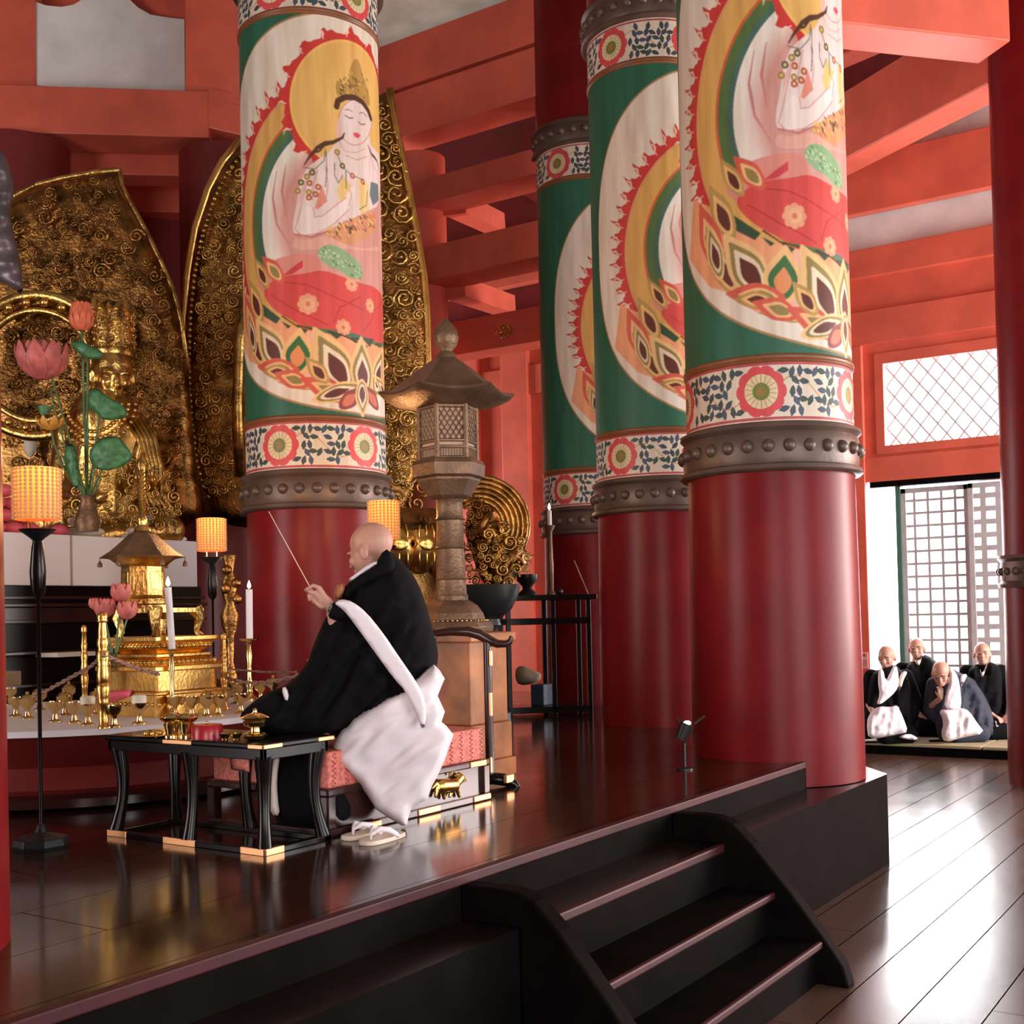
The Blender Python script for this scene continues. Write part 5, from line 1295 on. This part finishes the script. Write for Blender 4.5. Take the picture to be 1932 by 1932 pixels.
# ---------------- gong stand ----------------
gz=lambda x,y,D=5.75:at(800+x/4.026,1020+y/4.026,D=D)
B=at(920,1487,z=ZD)
gd=B.dot(FW)
t=thing('gong_stand',B,'slender dark gong stand with a curved top arm and copper fittings, right of the celebrant','stand')
top=[gz(60,705,gd),gz(200,690,gd),(gz(330,690,gd)),gz(420,712,gd),gz(500,760,gd),gz(560,785,gd),gz(620,785,gd),gz(655,765,gd),gz(665,725,gd)]
m=MB();m.tube(top,[.018,.022,.026,.028,.026,.022,.018,.016,.010],8);m.build('top_arm','lacquer_brown',t,smooth=60)
m=MB();m.tube([gz(480,750,gd),gz(492,1300,gd),gz(505,1790,gd)],[.022,.022,.024],8);p=m.build('post','lacquer_brown',t,smooth=60)
for y0,y1 in ((830,950),(1150,1330),(1640,1760)): m=MB();m.cbox((gz(508,(y0+y1)/2,gd)-FW*.024),.018,.012,(y1-y0)/4.026*gd/F,0);m.build('post_fitting','copper_fitting',p,bevel=.003)
m=MB();m.tube([gz(425,1900,gd),gz(440,1850,gd),gz(505,1805,gd),gz(600,1815,gd),gz(690,1850,gd),gz(725,1895,gd)],[.018,.024,.034,.034,.022,.014],8);f_=m.build('foot','lacquer',t,smooth=60)
m=MB();m.cbox(gz(645,1800,gd)-FW*.03,.07,.02,.04);m.build('foot_fitting','copper_fitting',f_,bevel=.003)
q=gz(60,705,gd);m=MB();m.tube([q,Vector((q.x,q.y,ZD))],[.022,.024],8);m.build('post','lacquer_brown',t,smooth=60)
# ---------------- incense table at the back ----------------
D=10.5;IB=at(1040,1352,D=D);e1=Vector((math.sqrt(.5),-math.sqrt(.5),0));e2=Vector((math.sqrt(.5),math.sqrt(.5),0))
def zt2(y): return at(1040,y,D=D).z
t=thing('incense_table',(IB.x,IB.y,ZD),'slim black open framed incense table standing before the far painted pillar','table')
def obox(m,u0,u1,v0,v1,z0,z1):
    P=[Vector((IB.x,IB.y,0))+e1*u+e2*v for u,v in ((u0,v0),(u1,v0),(u1,v1),(u0,v1))];m.prism([p+Vector((0,0,z0)) for p in P],(0,0,z1-z0))
w2=.385
m=MB();obox(m,-w2-.07,w2+.05,-.04,.42,zt2(1132),zt2(1122));m.build('table_top','lacquer',t,bevel=.005)
for u in (-w2,.02,w2-.04):
    for v in (0,.36): m=MB();obox(m,u,u+.04,v,v+.04,ZD,zt2(1132));m.build('leg','lacquer',t,bevel=.004)
m=MB();obox(m,-w2,w2,.0,.03,zt2(1178),zt2(1166));obox(m,-w2,w2,.36,.39,zt2(1178),zt2(1166));m.build('rail','lacquer',t,bevel=.003)
m=MB();obox(m,-w2,w2,0,.4,zt2(1345),zt2(1333));m.build('lower_shelf','lacquer',t,bevel=.003)
def on_t(px,y=1122): 
    p=at(px,y,D=D+.1);p.z=zt2(1122);return p
B=on_t(995);t=thing('incense_bowl',B,'small dark footed incense bowl on the left of the incense table','bowl')
k_=D/F
m=MB();m.lathe([(.001,0),(19*k_,0),(18*k_,4*k_),(9*k_,12*k_),(10*k_,18*k_),(20*k_,28*k_),(20*k_,40*k_),(17*k_,40*k_),(14*k_,34*k_),(.001,32*k_)],B,20);m.build('bowl','metal_black',t,smooth=45)
B=on_t(1040);t=thing('bronze_candlestick',B,'tall dark bronze candlestick on the incense table before the far pillar','candlestick')
m=MB();m.lathe([(.001,0),(9*k_,0),(8*k_,5*k_),(5*k_,9*k_),(6*k_,60*k_),(5*k_,70*k_),(4*k_,120*k_),(8*k_,126*k_),(10*k_,132*k_),(.001,133*k_)],B,16);m.build('stem','bronze',t,smooth=45)
c0=B+Vector((0,0,133*k_));t=thing('candle',c0,'short white candle burning on the bronze candlestick','candle')
m=MB();m.tube([c0,c0+Vector((0,0,28*k_))],4.3*k_,12);m.build('wax','wax',t,smooth=50)
m=MB();m.lathe([(.001,0),(.009,.008),(.013,.02),(.008,.04),(.001,.062)],c0+Vector((0,0,29*k_)),12);m.build('flame','flame',t,smooth=True)
point('candle_light',c0+Vector((0,0,.24)),1.5,(1,.6,.28),.01)
B=on_t(1056);m=MB();m.ball(B+Vector((0,0,.03)),.03,n=10);tag(m.build('round_weight','metal_black',smooth=True),'small round black object beside the bronze candlestick','ornament')
a=on_t(1110);b=at(1083,1057,D=D);m=MB();m.tube([a,b],.005,6);tag(m.build('incense_stick','cloth_bag'),'thin leaning stick at the right end of the incense table','stick')
p=at(1024,1335,D=D+.2);p.z=zt2(1333);m=MB();m.box(p.x-.09,p.x+.08,p.y-.07,p.y+.07,p.z,p.z+.19);tag(m.build('storage_box','blue_box',bevel=.01),'dull blue plastic box on the lower shelf of the incense table','box')
tag(inflate('cloth_bag',zx(800,1020,4.026,[(700,960),(760,950),(830,985),(890,1005),(890,1060),(830,1090),(720,1100),(690,1040)]),D+.25,.1,'cloth_bag'),'rumpled beige bag behind the blue box on the lower shelf','bag')
# ---------------- spotlight by the near pillar ----------------
B=at(1292,1452,z=ZD);d=B.dot(FW);t=thing('floor_spotlight',B,'small black floor spotlight with open flaps left of the nearest painted pillar','spotlight')
k_=d/F
m=MB();m.lathe([(.001,0),(16*k_,0),(16*k_,3*k_),(3*k_,5*k_),(3*k_,50*k_),(.001,51*k_)],B,16);m.build('stand','metal_black',t,smooth=40)
hc_=B+Vector((0,0,72*k_));ax_=(R2*.4+Vector((0,0,1))*.9).normalized()
m=MB();m.tube([hc_-ax_*.05,hc_+ax_*.045],[.035,.045],14);m.build('housing','metal_black',t,smooth=40)
m=MB()
for s_,o_ in ((-1,.7),(1,.7)):
    b0=hc_+ax_*.045+R2*s_*.04;m.bar(b0,b0+ax_*.05+R2*s_*.04,.07,.003)
m.build('barn_doors','metal_black',t)
m=MB();m.ball(hc_+ax_*.05,.022,1,1,.6,n=10);m.build('lens','bulb',t,smooth=True)
# ---------------- sandals ----------------
def sandal(px,py,label,rot):
    B=at(px,py,z=ZD);t=thing('sandal',B,label,'sandal','pair of white thonged sandals')
    L,W=.125,.047;P=[]
    for i in range(36):
        a=2*PI*i/36;x=L*math.copysign(abs(math.cos(a))**.6,math.cos(a));y=W*math.copysign(abs(math.sin(a))**.7,math.sin(a))*(1.05 if x<0 else .95);P.append((x,y))
    mr=Matrix.Rotation(rot,3,'Z')
    w_=lambda x,y,z:B+mr@Vector((x,y,z))
    m=MB();m.prism([w_(x,y,.0) for x,y in P],(0,0,.018));m.build('sole','sandal_sole',t,bevel=.004)
    for s_ in (1,-1):
        m=MB();pts=[w_(-.075,0,.018),w_(-.070,.002*s_,.04),w_(-.04,.018*s_,.055),w_(.0,.034*s_,.045),w_(.035,.044*s_,.022),w_(.045,.046*s_,.012)]
        m.tube(pts,[.004,.006,.012,.013,.011,.007],8);m.build('strap','white_cloth',t,smooth=True)
sandal(722,1586,'nearer white thonged sandal on the dark deck below the white drape',0.03)
sandal(688,1577,'farther white thonged sandal, its toe sticking out left behind the nearer one',0.03)
# low dais with tatami
m=MB();m.box(12.95,14.35,1.4,4.32,0,.09);dz=m.build('dais','dark_wood',bevel=.006);tag(dz,'low black edged platform carrying the seated monks in the doorway','platform')
for i,(a,b) in enumerate(((1.42,2.85),(2.87,4.30))):
    m=MB();m.box(12.97,14.33,a,b,.09,.12);tag(m.build('tatami_mat','tatami',bevel=.004),'pale straw mat on the low platform, %s one'%('right' if i==0 else 'left'),'mat')
for px,py,lb in ((1655,1401,'short dark rod lying on the mat before the left monk'),(1775,1404,'short dark rod lying on the mat before the bowing monk')):
    a=at(px-22,py-2,D=12.9);b=at(px+20,py,D=12.9);a.z=b.z=.13;m=MB();m.tube([a,b],.01,6);tag(m.build('wooden_rod','dark_wood'),lb,'rod')
# ---------------- people ----------------
UP=Vector((0,0,1))
def hand(wrist,dirn,palmn,scale=1.,curl=.6,thumb=1):
    """capsules of a hand: wrist point, direction of the fingers, palm normal"""
    d=dirn.normalized();n=(palmn-d*palmn.dot(d)).normalized();s_=d.cross(n);L=[]
    W=lambda x,y,z:wrist+(d*x+s_*y+n*z)*scale
    r=.0095*scale
    for y in (-.028,-.010,.010,.027): L.append(('c',W(.01,y*.6,0),W(.082,y,0),r*1.5,r*1.25))
    for y,l in ((-.030,.060),(-.011,.074),(.010,.078),(.029,.068)):
        p0=W(.082,y,0);a1=curl*.8;a2=a1+curl*1.1
        p1=W(.082+l*.5*math.cos(a1),y*1.05,l*.5*math.sin(a1));p2=W(.082+l*.5*math.cos(a1)+l*.5*math.cos(a2),y*1.02,l*.5*math.sin(a1)+l*.5*math.sin(a2))
        L+= [('c',p0,p1,r*1.05,r*.92),('c',p1,p2,r*.92,r*.72)]
    t0=W(.025,.030*thumb,.008);t1=W(.058,.052*thumb,.018);t2=W(.085,.048*thumb,.032);L+=[('c',t0,t1,r*1.35,r*1.1),('c',t1,t2,r*1.1,r*.8)]
    return L
# celebrant
zm=lambda pts:zx(440,940,2.761,pts)
def Z(x,y,D): return at(440+x/2.761,940+y/2.761,D=D)
t=thing('person',(at(740,1380,D=5.35).x,at(740,1380,D=5.35).y,zs),'shaven headed person seen from behind, black robe, white sash, seated and holding a thin stick','person')
hc=at(700,1040,D=5.15);fd=(-R2*.86+FW*.42-UP*.28)
hp_,P_,s_=head_parts(hc,fd,UP,.245)
neck=at(738,1098,D=5.2);chest=at(735,1180,D=5.25);pel=at(745,1312,D=5.35)
ls=at(665,1165,D=5.15);le=at(640,1235,D=4.98);wr=at(629,1155,D=4.93)
rs=at(765,1180,D=5.5);re_=at(760,1290,D=5.7);rw=at(640,1240,D=5.6)
body=[('c',hc-UP*.04,neck,.062,.065),('c',neck,chest,.075,.13),('c',chest,pel,.135,.15),('c',ls,rs,.07,.07),('c',ls,le,.05,.042),('c',le,wr,.038,.026),('c',rs,re_,.055,.045),('c',re_,rw,.04,.027),
 ('c',pel,at(610,1345,D=5.2),.10,.07),('c',pel,at(640,1340,D=5.6),.10,.07),('c',at(610,1345,D=5.2),at(740,1350,D=5.25),.05,.05),('c',at(640,1340,D=5.6),at(760,1345,D=5.6),.05,.05)]+hp_
# raised left hand pinching the stick
H_=lambda x,y,dd=0:at(540+x/6.438,960+y/6.438,D=4.93+dd)
r=.0088
fing=[[(500,1120),(400,960),(330,930),(250,975)],[(470,1150),(360,1020),(290,1010),(232,985)],[(460,1170),(350,1060),(275,1050),(285,1110)],[(470,1190),(400,1110),(330,1090),(330,1140)]]
for i,fg in enumerate(fing):
    dd=.012*i-.01
    for a,b,q in zip(fg,fg[1:],(1.5,1.12,.95)): body.append(('c',H_(*a,dd),H_(*b,dd),r*q,r*q*.85))
body+=[('c',H_(520,1190),H_(430,1190,-.02),r*1.5,r*1.2),('c',H_(430,1190,-.02),H_(380,1160,-.025),r*1.2,r*1.0),('c',H_(380,1160,-.025),H_(330,1100,-.02),r,r*.8),
 ('c',wr,H_(500,1130),.024,.022),('c',H_(500,1130),H_(430,1060),.022,.018),('c',H_(520,1170),H_(420,1110),.02,.016)]
body+=hand(rw,-R2+UP*.2,-UP,1.,.5)
bo=blob('body',body,'skin',t,.0048,3)
# scalp tone is the same skin; black outer robe
tor=[(800,258),(850,300),(920,372),(968,450),(1000,540),(1030,650),(1062,760),(1070,840),(1050,900),(1030,1000),(1000,1150),(900,1280),(700,1300),(560,1260),(500,1230),(440,1180),(430,1000),(450,800),(500,640),(540,540),(590,450),(640,395),(720,350),(770,320)]
rb=inflate('robe',zm(tor),5.2,.24,'black_cloth',t,step=9,w=55,back=1.1,fold=cloth_folds(.05,1/26,1/90,.25,4))
slv=[(640,520),(700,640),(760,760),(820,900),(860,990),(720,1080),(600,1180),(500,1230),(300,1235),(150,1225),(60,1160),(30,1130),(80,1080),(170,1010),(280,975),(330,930),(390,850),(420,760),(450,690),(490,600),(540,545)]
inflate('sleeve',zm(slv),4.97,.09,'black_cloth',t,step=8,w=40,tilt=(.02,-.01),fold=cloth_folds(.05,1/22,1/90,.55,7))
inflate('sleeve',zm([(500,560),(560,520),(640,560),(620,640),(540,640),(490,620)]),4.9,.05,'black_cloth',t,step=7)
inflate('lower_robe',zm([(230,1310),(330,1270),(440,1285),(520,1400),(600,1500),(640,1640),(600,1720),(480,1745),(280,1745),(215,1680),(195,1500)]),5.05,.16,'black_cloth',t,step=9,w=40,fold=lambda x,y:.01*math.sin(x/10))
inflate('under_robe',zm([(225,1310),(245,1340),(228,1450),(232,1560),(245,1655),(195,1650),(185,1560),(190,1440),(205,1360)]),4.93,.02,'cream_cloth',t,step=6)
inflate('wrist_band',zm([(250,990),(278,980),(298,1062),(272,1062)]),4.86,.015,'white_cloth',t,step=4,smooth=1)
inflate('collar',zm([(600,420),(640,392),(700,345),(760,322),(775,335),(720,362),(660,400),(610,440)]),5.02,.03,'white_cloth',t,step=4)
inflate('black_collar',zm([(560,490),(600,440),(660,400),(730,360),(790,258),(830,290),(850,360),(800,420),(700,450),(620,500),(575,540)]),5.02,.05,'black_cloth',t,step=6)
inflate('cuff',zm([(500,560),(520,548),(505,590),(488,625),(485,600)]),4.87,.02,'cream_cloth',t,step=4)
drape=[(890,1000),(800,1035),(700,1090),(610,1150),(560,1215),(522,1275),(520,1368),(580,1420),(650,1480),(700,1550),(745,1622),(810,1665),(878,1706),(905,1704),(915,1650),(930,1615),(1010,1570),(1035,1500),(1060,1455),(1100,1370),(1120,1310),(1148,1232),(1110,1185),(1085,1165),(1103,1112),(1065,1030),(1085,980),(1102,940),(1075,895),(1045,865),(1000,898),(945,942),(915,960)]
_ff=cloth_folds(.045,1/150,1/48,-.6,2.5)
def fold_(x,y):
    return _ff(x,y)
inflate('white_drape',zm(drape),5.015,.10,'white_cloth',t,step=6,w=22,smooth=0,fold=fold_,power=2.4)
inflate('white_sash',zm([(525,548),(560,524),(620,537),(690,590),(780,700),(860,820),(945,942),(985,1010),(1010,1100),(992,1225),(950,1120),(895,1000),(845,950),(750,820),(650,680),(590,600),(555,568)]),4.845,.012,'white_cloth',t,step=6,w=4,smooth=1,power=4.)
a=H_(270,915);b=at(507,965,D=4.9);m=MB();m.tube([H_(330,1010),a,b],[.0022,.0022,.0013],6);tag(m.build('wooden_stick','sandal_sole'),'thin pale stick held up in the celebrant hand against the red pillar','stick')
t2=thing('round_fan',at(640,1120,D=5.0),'small brown carved object hanging at the celebrant chest, just right of the raised hand','ornament')
inflate('carving',zx(540,960,6.438,[(600,960),(640,910),(690,900),(720,960),(690,1040),(640,1090),(590,1100),(580,1060)]),5.0,.02,'pedestal_wood',t2,step=3)
# seated monks in the doorway
zb_=lambda pts:zx(1580,1160,5.489,pts)
def K(x,y,D,*_): return at(1580+x/5.489,1160+y/5.489,D=D)
def monk(label,D,hx,hy,h,fd,sh,pel,robe,extra,th=.20,hd=0,m_='black_cloth',hands=None,fold=.012):
    b0=K(pel[0],1290,D);t=thing('person',(b0.x,b0.y,.12),label,'person')
    hc=K(hx,hy,D-hd);fd=(CAM-hc).normalized()*1.+fd+FW;hp,P,s_=head_parts(hc,fd,UP,h)
    S_=K(*sh,D);Pl=K(*pel,D+.05);q=.19*1
    L=[('c',hc-UP*.05,S_+UP*.02,.058,.065),('c',S_,Pl,.12,.15),('c',S_-R2*q,S_+R2*q,.065,.065)]
    kl=Pl-R2*.13-FW*.36;kr=Pl+R2*.13-FW*.36;kl.z=kr.z=.21
    pz=Pl.copy();pz.z=.32;L+=[('c',Pl,pz,.14,.14),('c',pz,kl,.10,.08),('c',pz,kr,.10,.08),('c',kl,kl+FW*.4,.06,.05),('c',kr,kr+FW*.4,.06,.05)]
    for s2,hh in zip((-1,1),hands or [None,None]):
        hp2=K(*hh) if hh else Pl+R2*s2*.08-FW*.33+UP*.05
        el=S_+R2*s2*.27-UP*.26-FW*.05;L+=[('c',S_+R2*s2*q,el,.05,.042),('c',el,hp2,.038,.026)]+hand(hp2,(-FW*.6-R2*s2*.5-UP*.3) if not hh or len(hh)<4 else UP,-UP if not(hh) else FW,.9,.6,-s2)
    L+=hp;blob('body',L,'skin',t,.0085,3)
    G=[('c',S_-UP*.03,Pl,.145,.19),('c',S_-R2*q-UP*.01,S_+R2*q-UP*.01,.085,.085),('c',Pl,pz,.21,.20),('c',pz,kl,.14,.10),('c',pz,kr,.14,.10),('c',kl,kr,.10,.10)]
    for s2 in (-1,1):
        el=S_+R2*s2*.25-UP*.27-FW*.06;G+=[('c',S_+R2*s2*q,el,.085,.095),('c',el,Pl+R2*s2*.17-FW*.2-UP*.02,.095,.085)]
    blob('robe',G,m_,t,.014,4);face_details('f',hc,fd,UP,h,t)
    inflate('robe_skirts',zb_(robe),D-.06,th,m_,t,step=5,w=14,fold=cloth_folds(.05,1/8,1/40,.1,D*7))
    for nm,poly,dD,tt,mm in extra: inflate(nm,zb_(poly),D-dD-.14,tt,mm,t,step=4,w=8,fold=cloth_folds(.03,1/9,1/24,.2,dD*30))
    return t
f0=-FW
monk('shaven headed person in plain black robe, sitting behind and between the two white draped ones',13.75,822,352,.26,f0-R2*.1,(840,560),(880,1100),
 [(700,540),(760,480),(830,520),(885,405),(960,430),(1030,490),(1060,560),(1080,700),(1040,950),(1060,1290),(860,1300),(800,1250),(790,900),(740,760),(690,640)],[('collar',[(790,470),(835,530),(850,525),(885,410),(860,470)],.2,.02,'cream_cloth')],.17)
monk('rightmost shaven headed person, black robe and white inner collar, beside the dark red pillar',13.3,1500,408,.26,f0+UP*.05,(1520,590),(1560,1050),
 [(1335,570),(1440,510),(1500,620),(1560,480),(1640,510),(1700,560),(1715,700),(1715,1290),(1560,1290),(1480,1200),(1400,900),(1360,700)],[('collar',[(1470,545),(1500,620),(1555,480),(1560,500),(1510,640),(1490,640)],.19,.02,'white_cloth'),('paper',[(1630,1085),(1650,1110),(1690,1200),(1665,1225),(1645,1160)],.25,.01,'white_cloth')],.18)
monk('leftmost seated person, dark robe, white stole crossing the chest and white lap drape',13.15,512,442,.27,f0-R2*.35-UP*.25,(530,640),(500,1080),
 [(350,610),(420,570),(470,560),(600,510),(660,580),(740,640),(770,740),(790,900),(800,1100),(880,1210),(560,1270),(300,1290),(245,1290),(250,1120),(290,900),(310,740)],
 [('white_stole',[(425,560),(470,555),(500,690),(545,600),(590,505),(625,560),(640,720),(600,800),(500,890),(440,930),(402,920),(440,830),(418,700)],.21,.03,'white_cloth'),('lap_drape',[(300,1110),(340,1010),(420,945),(560,955),(620,935),(680,1060),(735,1215),(640,1240),(530,1260),(320,1297)],.26,.10,'white_cloth'),('shoulder_cloth',[(640,640),(680,580),(730,590),(690,660),(660,760),(630,800)],.19,.02,'cream_cloth'),('hem',[(620,1265),(740,1225),(830,1270),(840,1300),(700,1290)],.3,.02,'white_cloth')],.19,hands=[(390,1050,12.78),(500,1000,12.8)])
monk('bowing shaven headed person, navy robe, white stole, one hand raised to the face',13.1,1072,610,.27,f0-R2*.1-UP*.5,(1180,720),(1230,1090),
 [(1130,520),(1250,590),(1380,650),(1480,760),(1560,900),(1640,1110),(1640,1290),(1500,1250),(1300,1300),(1060,1310),(1020,1200),(985,900),(1000,700),(1060,600)],
 [('white_stole',[(1150,530),(1225,590),(1265,700),(1290,960),(1230,1000),(1100,970),(1120,820),(1160,700)],.24,.03,'white_cloth'),('lap_drape',[(1045,980),(1160,985),(1290,960),(1370,1000),(1440,1110),(1530,1228),(1300,1270),(1110,1325),(1070,1240),(1100,1110)],.28,.11,'white_cloth'),('shoulder_cloth',[(1270,620),(1330,610),(1345,630),(1300,720),(1285,760)],.2,.02,'white_cloth')],.2,hd=.34,m_='blue_black_cloth',hands=[(1070,860,12.75,1),(1180,1000,12.85)])
